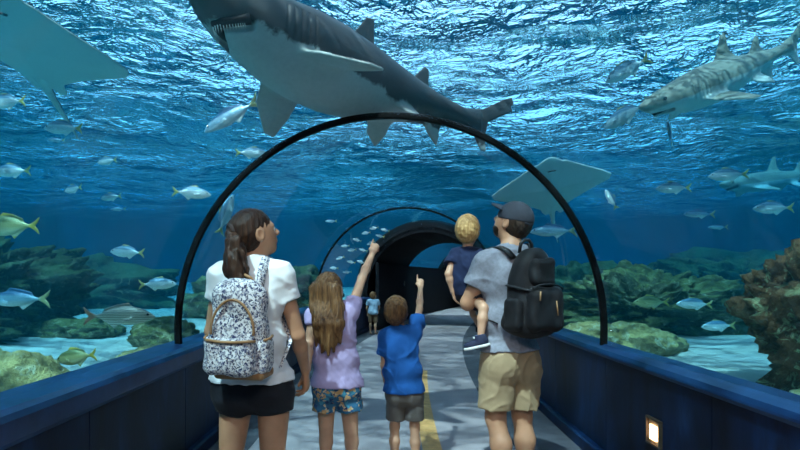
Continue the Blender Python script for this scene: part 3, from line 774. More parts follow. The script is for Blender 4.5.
# ================================================================== people
def mat_skin(name, c):
    t = NT(name); v = t.coords(); f = t.noise(v, 12, 4); g = t.noise(v, 180, 2)
    return t.bsdf(t.ramp(f, [(.3, tuple(x*.86 for x in c)), (.7, tuple(x*1.1 for x in c))]), .52, t.bump(g, .12, .002), .4, 0,
                  **{'Subsurface Weight': .12, 'Subsurface Radius': (.02, .008, .005), 'Subsurface Scale': .5})
def mat_cloth(name, c, var=.10, scale=9, weave=420, rough=.85):
    t = NT(name); v = t.coords(); f = t.noise(v, scale, 4); g = t.noise(v, weave, 2)
    cc = t.ramp(f, [(.3, tuple(x*(1-var) for x in c)), (.7, tuple(x*(1+var) for x in c))])
    return t.bsdf(cc, rough, t.bump(g, .25, .002), .25, 0, **{'Sheen Weight': .02})
def mat_hair(name, dark, light, sc=(70, 70, 7)):
    t = NT(name); v = t.coords('Object', sc); f = t.noise(v, 1.0, 5, .6, .6); g = t.noise(t.coords('Object', (260, 260, 14)), 1, 3)
    c = t.ramp(f, [(.32, dark), (.52, tuple((a+b)/2 for a, b in zip(dark, light))), (.72, light)])
    return t.bsdf(c, .5, t.bump(t.math('ADD', f, t.math('MULTIPLY', g, .5)), .55, .008), .22)
def mat_print(name, base, cols, scale, thr=.33, jag=2.0):
    """printed cloth: blotches of several colours strewn over a base"""
    t = NT(name); v = t.coords(); nz = t.n('TexNoise'); nz.inputs['Scale'].default_value = scale*jag; t.l(v, nz.inputs['Vector'])
    c = base
    for i, (col, th) in enumerate(cols):
        mp = t.n('Mapping'); mp.inputs['Location'].default_value = (i*3.7, i*1.3, i*2.1); t.l(v, mp.inputs[0])
        mixv = t.n('VectorMath', operation='MULTIPLY_ADD'); t.l(nz.outputs['Color'], mixv.inputs[0]); mixv.inputs[1].default_value = (1.3/scale,)*3; t.l(mp.outputs[0], mixv.inputs[2])
        vo = t.n('TexVoronoi'); vo.inputs['Scale'].default_value = scale*(1+.17*i); t.l(mixv.outputs[0], vo.inputs['Vector'])
        c = t.mix(t.ramp(vo.outputs['Distance'], [(th-.02, 1.), (th+.02, 0.)]), c, col)
    g = t.noise(v, 400, 2)
    return t.bsdf(c, .8, t.bump(g, .2, .002), .25)
SK_W, SK_M, SK_K = mat_skin('tanned_skin', (.44, .225, .130)), mat_skin('warm_skin', (.45, .235, .140)), mat_skin('fair_skin', (.52, .295, .19))
H_DBR, H_BR, H_LBR, H_BLO, H_BLK = (mat_hair('dark_brown_hair', (.009, .004, .0025), (.055, .022, .010)), mat_hair('chestnut_hair', (.03, .016, .010), (.13, .075, .04)),
    mat_hair('light_brown_hair', (.04, .016, .007), (.22, .112, .045)), mat_hair('blond_hair', (.26, .13, .045), (.66, .42, .18), (60, 60, 14)), mat_hair('black_brown_hair', (.012, .008, .006), (.05, .03, .02)))
M_EYEW = plain('eye_white', (.75, .73, .70), .2, .03, 10, 0)
M_SOLE = plain('white_rubber', (.7, .7, .68), .6)
def eyes(parent, C, M, s):
    for sg in (-1, 1):
        bm = bmesh.new(); bmesh.ops.create_uvsphere(bm, u_segments=12, v_segments=8, radius=.052*s)
        e = bmobj('eye', bm, M_EYEW, parent, True); e.location = C+M@A(sg*.14, .345, .0)*s
        bm = bmesh.new(); bmesh.ops.create_uvsphere(bm, u_segments=10, v_segments=6, radius=.03*s)
        i = bmobj('iris', bm, M_EYE, e, True); i.location = M@A(0, .034, 0)*s
def head(S, C, M, s):
    T = lambda *v: C+M@A(*v)*s
    S.ell(T(0, -.06, .12), A(.335, .425, .38)*s, .03*s/.22, M)
    S.ell(T(0, .11, -.17), A(.265, .30, .31)*s, .05*s/.22, M)
    S.cap(T(0, .24, -.40), T(0, .27, -.40), .085*s, .085*s, .03*s/.22)
    S.cap(T(-.16, .33, .08), T(.16, .33, .08), .05*s, .05*s, .015)
    for sg in (-1, 1): S.ell(T(sg*.14, .42, .0), A(.075, .05, .05)*s, .012, M, op='s')
    S.cap(T(0, .39, .05), T(0, .475, -.10), .030*s, .052*s, .012)
    for sg in (-1, 1): S.ell(T(sg*.05, .43, -.12), A(.04, .05, .035)*s, .008, M)
    S.ell(T(0, .385, -.225), A(.105, .05, .03)*s, .006, M); S.ell(T(0, .38, -.275), A(.09, .05, .032)*s, .006, M)
    for sg in (-1, 1):
        S.ell(T(sg*.345, -.03, -.03), A(.045, .105, .15)*s, .008, M)
        S.ell(T(sg*.385, -.01, -.02), A(.025, .055, .085)*s, .006, M, op='s')
def hand(S, wr, d, t, L, left=False, pose='relaxed', k=.006):
    d = nrm(d); t = A(t); t = nrm(t-d*(t@d)); n = np.cross(d, t) if left else np.cross(t, d); wr = A(wr)
    S.cap(wr+d*.12*L, wr+d*.40*L, .185*L, .21*L, .012, (n, .48))
    curls = {'relaxed': [(.25, .35, .3)]*4, 'point': [(-.05, .02, .0)]+[(1.15, 1.35, .9)]*3, 'grip': [(.7, .8, .6)]*4, 'hold': [(.45, .65, .5)]*4}[pose]
    for i, (o, ln, r) in enumerate(((.165, .43, .050), (.055, .48, .052), (-.058, .44, .050), (-.160, .35, .044))):
        p = wr+d*(.47-.03*abs(i-1.2))*L+t*o*L; a = 0.0; pts = [p]; rad = [r*L*1.08]
        for j, fr in enumerate((.46, .30, .24)):
            a += curls[i][j]; p = p+(d*math.cos(a)+n*math.sin(a))*ln*fr*L*1.05; pts.append(p); rad.append(r*L*(1-.09*(j+1)))
        S.chain(pts, rad, k*.7)
    b = wr+d*.16*L+t*.13*L
    if pose == 'relaxed': e1, e2 = nrm(d*.8+t*.55+n*.25), nrm(d*.95+t*.2+n*.25)
    else: e1, e2 = nrm(d*.75+t*.35+n*.55), nrm(d*.8-t*.25+n*.55)
    S.chain([b, b+e1*.24*L, b+e1*.24*L+e2*.20*L], [.085*L, .062*L, .050*L], k)
def folds(seed, amp, freq, dirs, fine=.0008):
    """cloth creases: a few sets of rounded ridges running across dirs, warped a little"""
    rs = np.random.RandomState(seed); wv = [sines(seed+3*i+1, 4, 2.5, 6, .030) for i in range(3)]; fi = sines(seed+77, 6, 18, 34, fine)
    D = [nrm(A(d)+rs.normal(size=3)*.25) for d in dirs]; ph = rs.uniform(0, 6, len(D)); fr = freq*rs.uniform(.75, 1.3, len(D)); en = [sines(seed+11*i+5, 3, 1.5, 4, .55) for i in range(len(D))]
    def f(p):
        q = p+np.stack([w_(p) for w_ in wv], 1); d = fi(p)
        for i in range(len(D)):
            r = 1-np.abs(np.sin(q@D[i]*PI*fr[i]+ph[i])); d = d-amp*np.clip(.45+en[i](p), 0, 1)*(r**2.2)
        return d
    return f
class Body:
    """joints in metres relative to the feet; build() returns the solid skin; clothing reuses the same limbs"""
    def __init__(s, h, f, pel, chest, nb, sh, el, wr, hip, kn, an, headC, headM, hs, W, arm=1.0, leg=1.0):
        s.__dict__.update(h=h, g=h/1.8, f=nrm(f), pel=pel, chest=chest, nb=nb, sh=sh, el=el, wr=wr, hip=hip, kn=kn, an=an, hC=headC, hM=headM, hs=hs, W=W, arm=arm, leg=leg)
        s.M = basis(s.f, A(0, 0, 1))
    def torso(s, S, inf=0.0, k=.05, loose=0.0):
        g, W, M = s.g, s.W, s.M; I = inf
        wa = s.pel*.48+s.chest*.52
        S.ell(s.pel, A(W['hw'], W['hd'], .105*g)+I, k*g, M)
        S.ell(wa, A(W['ww']+loose, W['wd']+loose, .15*g)+I, k*g, M)
        S.ell(s.chest, A(W['cw'], W['cd'], .165*g)+I, k*g, M)
        up = s.nb*.35+s.chest*.65
        for i in (0, 1):
            S.cap(up*.6+s.sh[i]*.4, s.sh[i], .080*g+I, .060*g*W.get('sr', 1)+I, k*g)
            S.cap(s.nb+A(0, 0, .01*g), s.sh[i]*.75+s.nb*.25+A(0, 0, .012*g), .052*g+I*.8, .045*g+I, k*.7*g)
    def glutes(s, S, inf=0.0):
        for i in (0, 1): S.ell(s.hip[i]-s.f*.055*s.g+A(0, 0, .01*s.g), A(.085, .085, .09)*s.g*s.leg+inf, .03*s.g)
    def build(s, hands, Lh):
        S = Solid(); g, a, l = s.g, s.arm, s.leg
        s.torso(S); s.glutes(S, -.016)
        S.cap(s.nb-A(0, 0, .03*g), s.hC-s.hM@A(0, .06, .22)*s.hs, .060*g*s.W.get('nk', 1), .054*g*s.W.get('nk', 1), .03*g)
        for i in (0, 1):
            S.cap(s.sh[i], s.el[i], .056*g*a, .043*g*a, .03*g)
            fm = s.el[i]*.68+s.wr[i]*.32
            S.chain([s.el[i], fm, s.wr[i]], [.041*g*a, .044*g*a, .029*g*a], .02*g)
            S.cap(s.hip[i], s.kn[i], .088*g*l, .058*g*l, .03*g)
            cf = s.kn[i]*.66+s.an[i]*.34-s.f*.018*g
            S.chain([s.kn[i], cf, s.an[i]], [.053*g*l, .058*g*l, .037*g*l], .03*g)
            ft = s.an[i]+s.f*.10*g+A(0, 0, -.045*g)
            S.cap(s.an[i]-A(0, 0, .03*g), ft, .038*g, .032*g, .02*g)
            d, t, pose = hands[i]; hand(S, s.wr[i], d, t, Lh, i == 0, pose)
        head(S, s.hC, s.hM, s.hs)
        return S
    def shirt(s, hem, sleeve, inf=.012, loose=.01, fold=(1, .003), sl=1.25, seed=1):
        S = Solid(); s.torso(S, inf, .05, loose); g = s.g
        S.ell(s.pel+A(0, 0, .02), A(s.W['hw'], s.W['hd'], .13*g)+inf+.015, .05*g, s.M)
        S.plane(A(0, 0, hem), (0, 0, -1), .004)
        S.cap(s.nb+A(0, 0, .015*g), s.nb+A(0, 0, .12*g)+s.f*.03*g, .058*g*s.W.get('nk', 1)+.003, .09*g, .006, op='s')
        for i in (0, 1):
            u = s.el[i]-s.sh[i]; e = s.sh[i]+u*sleeve
            S.cone(s.sh[i], e, .060*g*s.arm+inf, .050*g*s.arm*sl+inf*.6, .03*g)
        S.disp = folds(seed, fold[1]*2.2, 9*fold[0], ((.5, .3, .8), (-.6, .2, .75), (.9, .4, .35)))
        return S
    def shorts(s, waist, frac, inf=.012, flare=1.15, fold=.003, seed=3):
        S = Solid(); g = s.g
        S.ell(s.pel, A(s.W['hw'], s.W['hd'], .105*g)+inf, .04*g, s.M)
        S.ell(s.pel+A(0, 0, .08*g), A(s.W['ww'], s.W['wd'], .10*g)+inf*.6, .05*g, s.M)
        for i in (0, 1): S.ell(s.hip[i]-s.f*.030*g+A(0, 0, .01*g), A(.085, .080, .10)*g*s.leg+inf, .06*g)
        S.plane(A(0, 0, waist), (0, 0, 1), .004)
        for i in (0, 1):
            e = s.hip[i]+(s.kn[i]-s.hip[i])*frac; r1 = (.088+(.058-.088)*frac)*g*s.leg
            S.cone(s.hip[i], e, .090*g*s.leg+inf, r1*flare+inf, .012*g)
        S.disp = folds(seed, fold*2.0, 9, ((.9, .3, .25), (-.7, .3, .6), (.5, .5, .7)))
        return S
def shoe(name, an, f, g, m, parent, k=1.0):
    f = nrm(A(f[0], f[1], 0)); S = Solid(); b = A(an[0], an[1], 0)
    M = basis(f, A(0, 0, 1))
    S.ell(b-f*.03*g+A(0, 0, .05*g), A(.042, .055, .055)*g, .03*g, M); S.ell(b+f*.09*g+A(0, 0, .036*g), A(.047, .105, .040)*g, .03*g, M)
    S.cap(b+A(0, 0, .05*g), b+A(0, 0, .105*g), .045*g, .046*g, .02*g)
    S.plane((0, 0, .016*g), (0, 0, -1)); S.plane((0, 0, .10*g), (0, 0, 1))
    o = meshobj(name, S.mesh(.008*max(g, .6)), m, parent)
    S = Solid(); S.ell(b-f*.03*g, A(.046, .06, .06)*g, .02*g, M); S.ell(b+f*.09*g, A(.051, .112, .06)*g, .03*g, M)
    S.plane((0, 0, .024*g), (0, 0, 1)); S.plane((0, 0, .001), (0, 0, -1))
    meshobj('sole', S.mesh(.008*max(g, .6)), M_SOLE, o)
    return o
def person(base, label, B, hands, Lh, skin, grid):
    root = empty('person', base); tag(root, label, 'person', 'family of visitors watching the shark')
    meshobj('body', B.build(hands, Lh).mesh(grid), skin, root); eyes(root, B.hC, B.hM, B.hs)
    return root
def hairshell(B, cz=.13, r=(.375, .465, .415), cy=-.075, face=.20, nape=-.30, tilt=.55):
    """cap of hair round the skull: open at the face, trimmed at the nape"""
    S = Solid(); T = lambda *v: B.hC+B.hM@A(*v)*B.hs
    S.ell(T(0, cy, cz), A(*r)*B.hs, .01, B.hM)
    S.ell(T(0, -.20, -.08), A(.315, .30, .32)*B.hs, .05, B.hM)
    S.plane(T(0, face, .05), B.hM@nrm(A(0, 1, -tilt)), .012)
    S.plane(T(0, 0, nape), B.hM@nrm(A(0, .25, -1)), .012)
    for sg in (-1, 1): S.ell(T(sg*.37, .02, -.05), A(.10, .11, .15)*B.hs, .012, B.hM, op='s')
    return S
def locs(Y, bx):
    b = A(P(bx, VPY, Y)); b[2] = 0
    return b, (lambda px, py, dy=0.: A(P(px, py, Y+dy))-b)
# ------------------------------------------------------------------ woman with the flowered backpack
b, q = locs(2.45, 252)
B = Body(1.66, A(.12, 1, 0), q(252, 388), q(250, 302), q(251, 267), [q(222, 277), q(281, 276)], [q(212, 331, .06), q(298, 335, .05)],
         [q(222, 338, .27), q(305.5, 371, .21)], [q(237, 395), q(274, 395)], [A(-.11, .03, .46), A(.10, -.02, .46)], [A(-.12, .0, .07), A(.11, -.05, .07)],
         q(255, 233, .01), basis(A(.80, .50, .27), A(-.02, -.1, 1)), .228, dict(hw=.178, hd=.118, ww=.140, wd=.098, cw=.148, cd=.105, nk=.88, sr=.92), .84, 1.0)
w1 = person(b, 'woman in white shirt and black shorts wearing a flowered backpack', B, [((0, 1, .1), (.5, 0, 1), 'grip'), ((.02, .20, -.97), (0, 1, .3), 'hold')], .180, SK_W, .0052)
meshobj('shirt', B.shirt(q(0, 379)[2], .40, .013, .014, (1, .0036), 1.3, 5).mesh(.0068), mat_cloth('white_cotton', (.70, .69, .70)), w1)
meshobj('shorts', B.shorts(q(0, 371)[2], .21, .013, 1.05, .0025).mesh(.007), mat_cloth('black_cotton', (.010, .011, .016)), w1)
T = lambda *v: B.hC+B.hM@A(*v)*B.hs
S = hairshell(B, .13, (.35, .44, .395), -.065, .27, -.30, .75)
S.cap(T(0, -.38, .10), T(0, -.50, .08), .040, .024, .03)
gr = sines(8, 7, 25, 60, .0018, (1, 1, .15)); S.disp = gr
meshobj('hair', S.mesh(.005), H_DBR, w1)
S = Solid(); pb = T(0, -.50, .09)
pts = [pb, q(235, 244, -.13), q(235, 258, -.15), q(236.5, 270, -.165), q(239, 281, -.18), q(243, 291, -.185)]
S.chain(pts, [.020, .036, .043, .041, .031, .008], .012)
S.chain([pb, q(230, 252, -.13), q(228, 270, -.15), q(232, 284, -.17)], [.014, .024, .023, .005], .010)
S.chain([pb, q(241, 252, -.13), q(244, 268, -.15), q(246, 281, -.17)], [.014, .024, .022, .005], .010)
gr2 = sines(18, 9, 14, 40, .0048, (1, 1, .5)); S.disp = gr2
meshobj('ponytail', S.mesh(.005), H_DBR, w1)
Mt = B.hM; cth = [T(0, -.475, .10)+(Mt@A(math.cos(a), 0, math.sin(a)))*.040 for a in np.linspace(0, 2*PI, 17)]
V, F = tube_mesh([Vector(p) for p in cth], .011, 8); mk('hair_tie', V, F, plain('dark_elastic', (.03, .015, .012), .8), w1, True)
for i in (0, 1): shoe('shoe', B.an[i], B.f, .92, plain('grey_canvas', (.25, .25, .27), .8), w1)
# ------------------------------------------------------------------ girl pointing
b, q = locs(3.0, 337)
B = Body(1.365, A(.10, 1, 0), q(337, 386), q(334, 333), q(331, 310), [q(314.5, 316), q(350.5, 312)], [q(308.5, 345, -.06), q(362, 278, .17)],
         [q(307.5, 369, -.20), q(373, 252, .35)], [q(326.5, 391), q(348, 391)], [A(-.065, .02, .385), A(.085, .0, .385)], [A(-.065, -.03, .06), A(.085, -.04, .06)],
         q(330, 290, .01), basis(A(.30, .88, .28), A(-.04, -.1, 1)), .208, dict(hw=.122, hd=.092, ww=.105, wd=.080, cw=.115, cd=.085, nk=.82, sr=.88), .80, .86)
ad = nrm(B.wr[1]-B.el[1])
w2 = person(b, 'long haired girl in lilac shirt and patterned shorts pointing up', B, [((-.25, -.55, -.80), (.2, .8, -.5), 'relaxed'), (ad*.75+A(.0, .45, .45)*.4, (-1, 0, 0), 'point')], .140, SK_K, .0045)
meshobj('shirt', B.shirt(q(0, 385)[2], .34, .012, .016, (1.2, .0032), 1.35, 15).mesh(.0062), mat_cloth('lilac_cotton', (.42, .34, .56)), w2)
meshobj('shorts', B.shorts(q(0, 378)[2], .36, .013, 1.30, .003, 9).mesh(.006),
        mat_print('tropical_print', (.03, .12, .22), [((.05, .22, .32), .42), ((.44, .27, .13), .42), ((.02, .05, .14), .30), ((.55, .42, .26), .26)], 21, jag=1.2), w2)
T = lambda *v: B.hC+B.hM@A(*v)*B.hs
S = hairshell(B, .13, (.36, .45, .41), -.075, .25, -.55, .6)
for i, (px, py, dy) in enumerate(((316.5, 346, -.10), (322, 352, -.125), (328, 355, -.135), (334, 352, -.13), (339.5, 343, -.115))):
    o = (i-2)/2
    S.chain([T(o*.26, -.30, .12), T(o*.34, -.38, -.25)*.6+q(319+4.6*i, 312, -.115)*.4, q(318+5.2*i, 324, -.125), q(px, py, dy)], [.042, .036, .030, .008], .018)
gr3 = sines(28, 9, 26, 60, .0026, (1, 1, .10)); S.disp = gr3
meshobj('hair', S.mesh(.005), H_LBR, w2)
for i in (0, 1): shoe('shoe', B.an[i], B.f, .75, plain('pink_canvas', (.45, .25, .32), .8), w2)
# ------------------------------------------------------------------ boy pointing
b, q = locs(3.49, 404)
B = Body(1.216, A(.05, 1, 0), q(404, 393), q(401, 350), q(399, 331), [q(385.5, 337), q(414.5, 334)], [q(384, 365, .0), q(419.5, 309, .17)],
         [q(387, 388, .04), q(420.5, 287, .33)], [q(396, 397), q(414, 397)], [A(-.062, .02, .33), A(.072, .01, .33)], [A(-.065, -.02, .055), A(.078, -.03, .055)],
         q(396.5, 311, .0), basis(A(.16, .92, .30), A(-.03, -.1, 1)), .205, dict(hw=.112, hd=.088, ww=.102, wd=.080, cw=.108, cd=.083, nk=.82, sr=.88), .82, .84)
w3 = person(b, 'short haired boy in blue shirt and grey shorts pointing ahead', B, [((.06, .1, -1), (0, 1, 0), 'relaxed'), (A(.02, .62, .78), (-1, 0, 0), 'point')], .128, SK_K, .0044)
meshobj('shirt', B.shirt(q(0, 391)[2], .62, .014, .02, (1.1, .0034), 1.55, 25).mesh(.0062), mat_cloth('blue_cotton', (.010, .085, .31)), w3)
meshobj('shorts', B.shorts(q(0, 386)[2], .74, .013, 1.36, .003, 13).mesh(.006), mat_cloth('grey_twill', (.115, .105, .10)), w3)
S = hairshell(B, .135, (.375, .465, .415), -.085, .22, -.34, .5)
gr4 = sines(38, 10, 22, 55, .0022); S.disp = gr4
meshobj('hair', S.mesh(.005), H_LBR, w3)
for i in (0, 1): shoe('shoe', B.an[i], B.f, .68, plain('navy_canvas', (.03, .04, .08), .8), w3)
# ------------------------------------------------------------------ man carrying the toddler
b, q = locs(3.11, 509)
fm = A(-.42, .91, 0)
B = Body(1.82, fm, q(509, 358), q(508, 283), q(512, 252), [q(486.5, 264, -.05), q(535, 262, .07)], [q(468, 303, .0), q(544, 306, .20)],
         [q(476, 301, .26), q(512, 304, .38)], [q(497, 370, -.03), q(521, 370, .03)], [A(-.085, -.02, .50), A(.09, .05, .50)], [A(-.04, -.10, .075), A(.10, .02, .075)],
         q(512, 222, .03), basis(A(-.68, .58, .44), A(.06, -.08, 1)), .232, dict(hw=.165, hd=.125, ww=.158, wd=.118, cw=.172, cd=.122, nk=1.05), 1.04, 1.0)
w4 = person(b, 'man in grey shirt and khaki shorts with dark cap carrying a toddler', B, [((.5, .8, .0), (0, 0, 1), 'grip'), ((-1, .2, .1), (0, 0, 1), 'grip')], .195, SK_M, .0055)
meshobj('shirt', B.shirt(q(0, 349)[2], .56, .013, .012, (.9, .0038), 1.38, 35).mesh(.007), mat_cloth('heather_grey_cotton', (.225, .235, .285), .16, 60), w4)
meshobj('shorts', B.shorts(q(0, 343)[2], .78, .014, 1.36, .0042, 33).mesh(.007), mat_cloth('khaki_twill', (.34, .245, .145)), w4)
T = lambda *v: B.hC+B.hM@A(*v)*B.hs
S = hairshell(B, .12, (.355, .45, .40), -.07, .12, -.34, .3); S.disp = sines(48, 8, 25, 55, .0015)
meshobj('hair', S.mesh(.0055), H_BLK, w4)
S = Solid(); S.ell(T(0, .12, -.24), A(.285, .315, .27)*B.hs, .01, B.hM); S.plane(T(0, 0, -.19), B.hM@nrm(A(0, .12, 1)), .01); S.plane(T(0, .0, -.2), B.hM@A(0, -1, -.1), .01)
S.ell(T(0, .42, -.25), A(.13, .12, .05)*B.hs, .01, B.hM, op='s'); S.disp = sines(58, 8, 40, 80, .0012)
meshobj('beard', S.mesh(.0055), H_BLK, w4)
M_CAP = mat_cloth('charcoal_cap_cloth', (.034, .038, .052), .15, 30)
S = Solid(); S.ell(T(0, -.06, .12), A(.395, .49, .45)*B.hs, .01, B.hM); S.plane(T(0, 0, .06), B.hM@nrm(A(0, -.22, -1)), .006)
cap_ = meshobj('cap', S.mesh(.005), M_CAP, w4)
S = Solid(); Mc = basis(B.hM@nrm(A(0, 1, .10)), B.hM@A(0, 0, 1))
S.foil(T(0, .30, .20), Mc[:, 1], Mc[:, 0], [(x*B.hs, y*B.hs) for x, y in ((-.05, -.36), (.16, -.35), (.32, -.24), (.39, -.08), (.40, 0), (.39, .08), (.32, .24), (.16, .35), (-.05, .36))], .005, .04, .008, .006, -.9)
meshobj('brim', S.mesh(.0045), M_CAP, cap_)
V, F = tube_mesh([T(0, -.055, .55), T(0, -.055, .575)], [.010, .006], 8); mk('button', V, F, M_CAP, cap_, True)
V, F = tube_mesh([T(.385*math.sin(a)*.97, -.055-.47*math.cos(a)*.97, .12+.02) for a in np.linspace(-.6, .6, 9)], .010, 6, True, 1.0); mk('adjuster_strap', V, F, M_CAP, cap_, True)
for i in (0, 1): shoe('shoe', B.an[i], B.f, 1.0, plain('dark_trainer', (.05, .05, .06), .7), w4)
Bman = B; qman = q; bman = b
# ------------------------------------------------------------------ toddler
b0, q0 = locs(3.17, 468); zb = .98; b = b0+A(0, 0, zb); q = lambda px, py, dy=0.: q0(px, py, dy)-A(0, 0, zb)
B = Body(.90, A(.15, 1, 0), q(468.5, 292, .03), q(465.5, 268, .02), q(467, 251, .02), [q(455.5, 255, .02), q(478, 255, .02)], [q(448.5, 274, -.02), q(484, 268, .12)],
         [q(452.5, 291, -.01), q(484, 262, .22)], [q(462, 295, .05), q(474, 297, -.02)], [q(470, 304, .20), q(483.5, 308, -.15)], [q(484, 334, .22), q(480.5, 339, -.18)],
         q(468, 230.5, .02), basis(A(.28, .93, .16), A(-.02, 0, 1)), .188, dict(hw=.088, hd=.075, ww=.086, wd=.074, cw=.090, cd=.075, nk=.85, sr=.85), 1.0, .98)
w5 = person(b, 'blond toddler in navy shirt carried on the man arm', B, [((.25, .1, -.95), (.2, 1, 0), 'relaxed'), ((.3, .9, -.1), (0, 0, 1), 'relaxed')], .100, SK_K, .0042)
meshobj('shirt', B.shirt(q(0, 296)[2], .48, .010, .012, (1.4, .0025), 1.55, 45).mesh(.0055), mat_cloth('navy_cotton', (.010, .018, .055)), w5)
meshobj('shorts', B.shorts(q(0, 291)[2], .55, .010, 1.3, .002, 43).mesh(.0055), mat_cloth('dark_denim', (.012, .018, .035)), w5)
S = hairshell(B, .135, (.375, .46, .41), -.085, .22, -.34, .5); S.disp = sines(68, 10, 22, 55, .0018)
meshobj('hair', S.mesh(.0045), H_BLO, w5)
M_NAVY = plain('navy_shoe_mesh', (.015, .02, .05), .8)
for i, fd in ((0, A(-.2, .9, -.3)), (1, A(-.80, .30, -.22))):
    f = nrm(fd); a = B.an[i]; up = nrm(A(0, 0, 1)-f*f[2]); M = basis(f, up); S = Solid()
    S.ell(a-f*.008-up*.010, A(.027, .036, .036), .015, M); S.ell(a+f*.050-up*.022, A(.029, .056, .024), .02, M)
    S.cap(a-up*.01, a+up*.028, .028, .029, .012); S.plane(a-up*.036, -up); S.plane(a+up*.026, up)
    o = meshobj('shoe', S.mesh(.0045), M_NAVY, w5)
    S = Solid(); S.ell(a-f*.008-up*.040, A(.031, .040, .030), .015, M); S.ell(a+f*.050-up*.040, A(.033, .061, .030), .02, M); S.plane(a-up*.032, up); S.plane(a-up*.048, -up)
    meshobj('sole', S.mesh(.0045), M_SOLE, o)
    mk('lace', *tube_mesh([a+f*.03+up*.012-M[:, 0]*.022, a+f*.036+up*.018, a+f*.03+up*.012+M[:, 0]*.022], .0035, 6), M_SOLE, o, True)
# ================================================================== backpacks
M_FLOW = mat_print('blue_flower_print', (.66, .65, .66), [((.36, .35, .38), .40), ((.03, .04, .11), .38), ((.17, .18, .26), .33), ((.03, .03, .06), .30), ((.42, .34, .28), .22)], 58, jag=1.4)
M_TAN = plain('tan_leather', (.30, .16, .07), .55, .15, 40)
b, q = locs(2.45, 252)
pk = empty('backpack', b); tag(pk, 'white backpack with blue flower print and tan leather trim on the woman', 'backpack')
fw = nrm(A(.12, 1, 0)); Mb = basis(fw, A(.015, -.05, 1)); C = q(240, 331, -.215)
L = lambda x, y, z: C+Mb@A(x, y, z)
S = Solid(); S.box(C+Mb@A(0, .0, -.01), A(.122, .080, .180), .065, .02, Mb, taper=.18); S.ell(L(0, -.01, .16), A(.118, .07, .07), .05, Mb); S.disp = sines(71, 8, 5, 13, .0035)
pkb = meshobj('body', S.mesh(.0065), M_FLOW, pk)
S = Solid(); S.box(L(.0, -.085, -.100), A(.104, .045, .078), .035, .02, Mb); S.disp = sines(72, 8, 7, 16, .003)
pp = meshobj('front_pocket', S.mesh(.006), M_FLOW, pk)
S = Solid(); S.box(L(.114, -.01, -.10), A(.028, .06, .078), .03, .02, Mb); S.disp = sines(73, 6, 7, 16, .003); meshobj('side_pocket', S.mesh(.006), M_FLOW, pk)
S = Solid(); S.box(L(-.114, -.01, -.10), A(.028, .06, .078), .03, .02, Mb); S.disp = sines(74, 6, 7, 16, .003); meshobj('side_pocket', S.mesh(.006), M_FLOW, pk)
mk('pocket_trim', *tube_mesh([L(-.106, -.10, -.030), L(-.084, -.127, -.028), L(-.03, -.133, -.032), L(.03, -.133, -.032), L(.084, -.127, -.028), L(.106, -.10, -.030)], .0065, 8), M_TAN, pk, True)
arcp = [L(.092*math.cos(a)*(1-.12*math.sin(a)), -.084-.002*math.sin(a), .02+.118*math.sin(a)) for a in np.linspace(-.25, PI+.25, 25)]
mk('zip_trim', *tube_mesh(arcp, .0055, 8), M_TAN, pk, True)
for sg in (-1, 1): mk('side_trim', *tube_mesh([L(sg*.130, -.06, -.028), L(sg*.143, -.02, -.024), L(sg*.130, .045, -.02)], .006, 8), M_TAN, pk, True)
mk('base_panel', *(lambda s_: s_.mesh(.007))(Solid().box(L(.0, .0, -.208), A(.140, .078, .02), .018, .02, Mb)), M_TAN, pk, True) if False else meshobj('base_panel', Solid().box(L(.02, .01, -.178), A(.110, .075, .022), .018, .02, Mb).mesh(.007), M_TAN, pk)
mk('top_handle', *tube_mesh([L(-.035, .05, .185), L(-.03, .04, .228), L(0, .035, .242), L(.03, .04, .228), L(.035, .05, .185)], .008, 8), M_TAN, pk, True)
for px, sg in ((0, -1), (1, 1)):
    sx = q(231 if sg < 0 else 268, 268, 0.0)
    a = L(sg*.055, .07, .17); top = sx+A(0, -.035, .040); fr = sx+A(0, .115, -.04); lo = sx+A(sg*.01, .12, -.16); un = L(sg*.15, .10, -.165)
    pts = [a, a*.5+top*.5+A(0, -.01, .018), top, sx+A(0, .06, .045), fr, lo, lo*.5+un*.5+A(sg*.055, .02, -.05), un]
    mk('shoulder_strap', *tube_mesh(pts, [.022, .024, .024, .024, .024, .022, .012, .010], 8, True, .45), M_FLOW, pk, True)
# man's black pack
M_BLKN = mat_cloth('black_nylon', (.0045, .005, .007), .3, 20, 300, .7)
M_BLKW = plain('black_webbing', (.007, .0075, .010), .6, .2, 60, .4)
q = qman; pk = empty('backpack', bman); tag(pk, 'black day pack with top handle worn by the man', 'backpack')
Mb = basis(fm, A(.05, -.06, 1)); C = q(532, 291, -.17); L = lambda x, y, z: C+Mb@A(x, y, z)
S = Solid(); S.box(L(0, .0, -.01), A(.140, .100, .250), .095, .02, Mb, taper=.30); S.disp = sines(81, 8, 3, 9, .007); meshobj('body', S.mesh(.0075), M_BLKN, pk)
S = Solid(); S.box(L(0, -.095, -.10), A(.112, .055, .125), .052, .02, Mb); S.disp = sines(82, 8, 4, 12, .006); fp = meshobj('front_pocket', S.mesh(.007), M_BLKN, pk)
S = Solid(); S.box(L(0, -.082, .105), A(.080, .040, .080), .038, .02, Mb); S.disp = sines(83, 8, 4, 12, .005); meshobj('top_pocket', S.mesh(.007), M_BLKN, pk)
for sg in (-1, 1):
    S = Solid(); S.box(L(sg*.140, -.02, -.13), A(.033, .065, .09), .03, .02, Mb); S.disp = sines(84, 6, 7, 16, .003); meshobj('side_pocket', S.mesh(.007), M_BLKN, pk)
    mk('compression_strap', *tube_mesh([L(sg*.09, -.128, .0), L(sg*.145, -.05, .02), L(sg*.142, .05, .03)], .009, 6, True, .4), M_BLKW, pk, True)
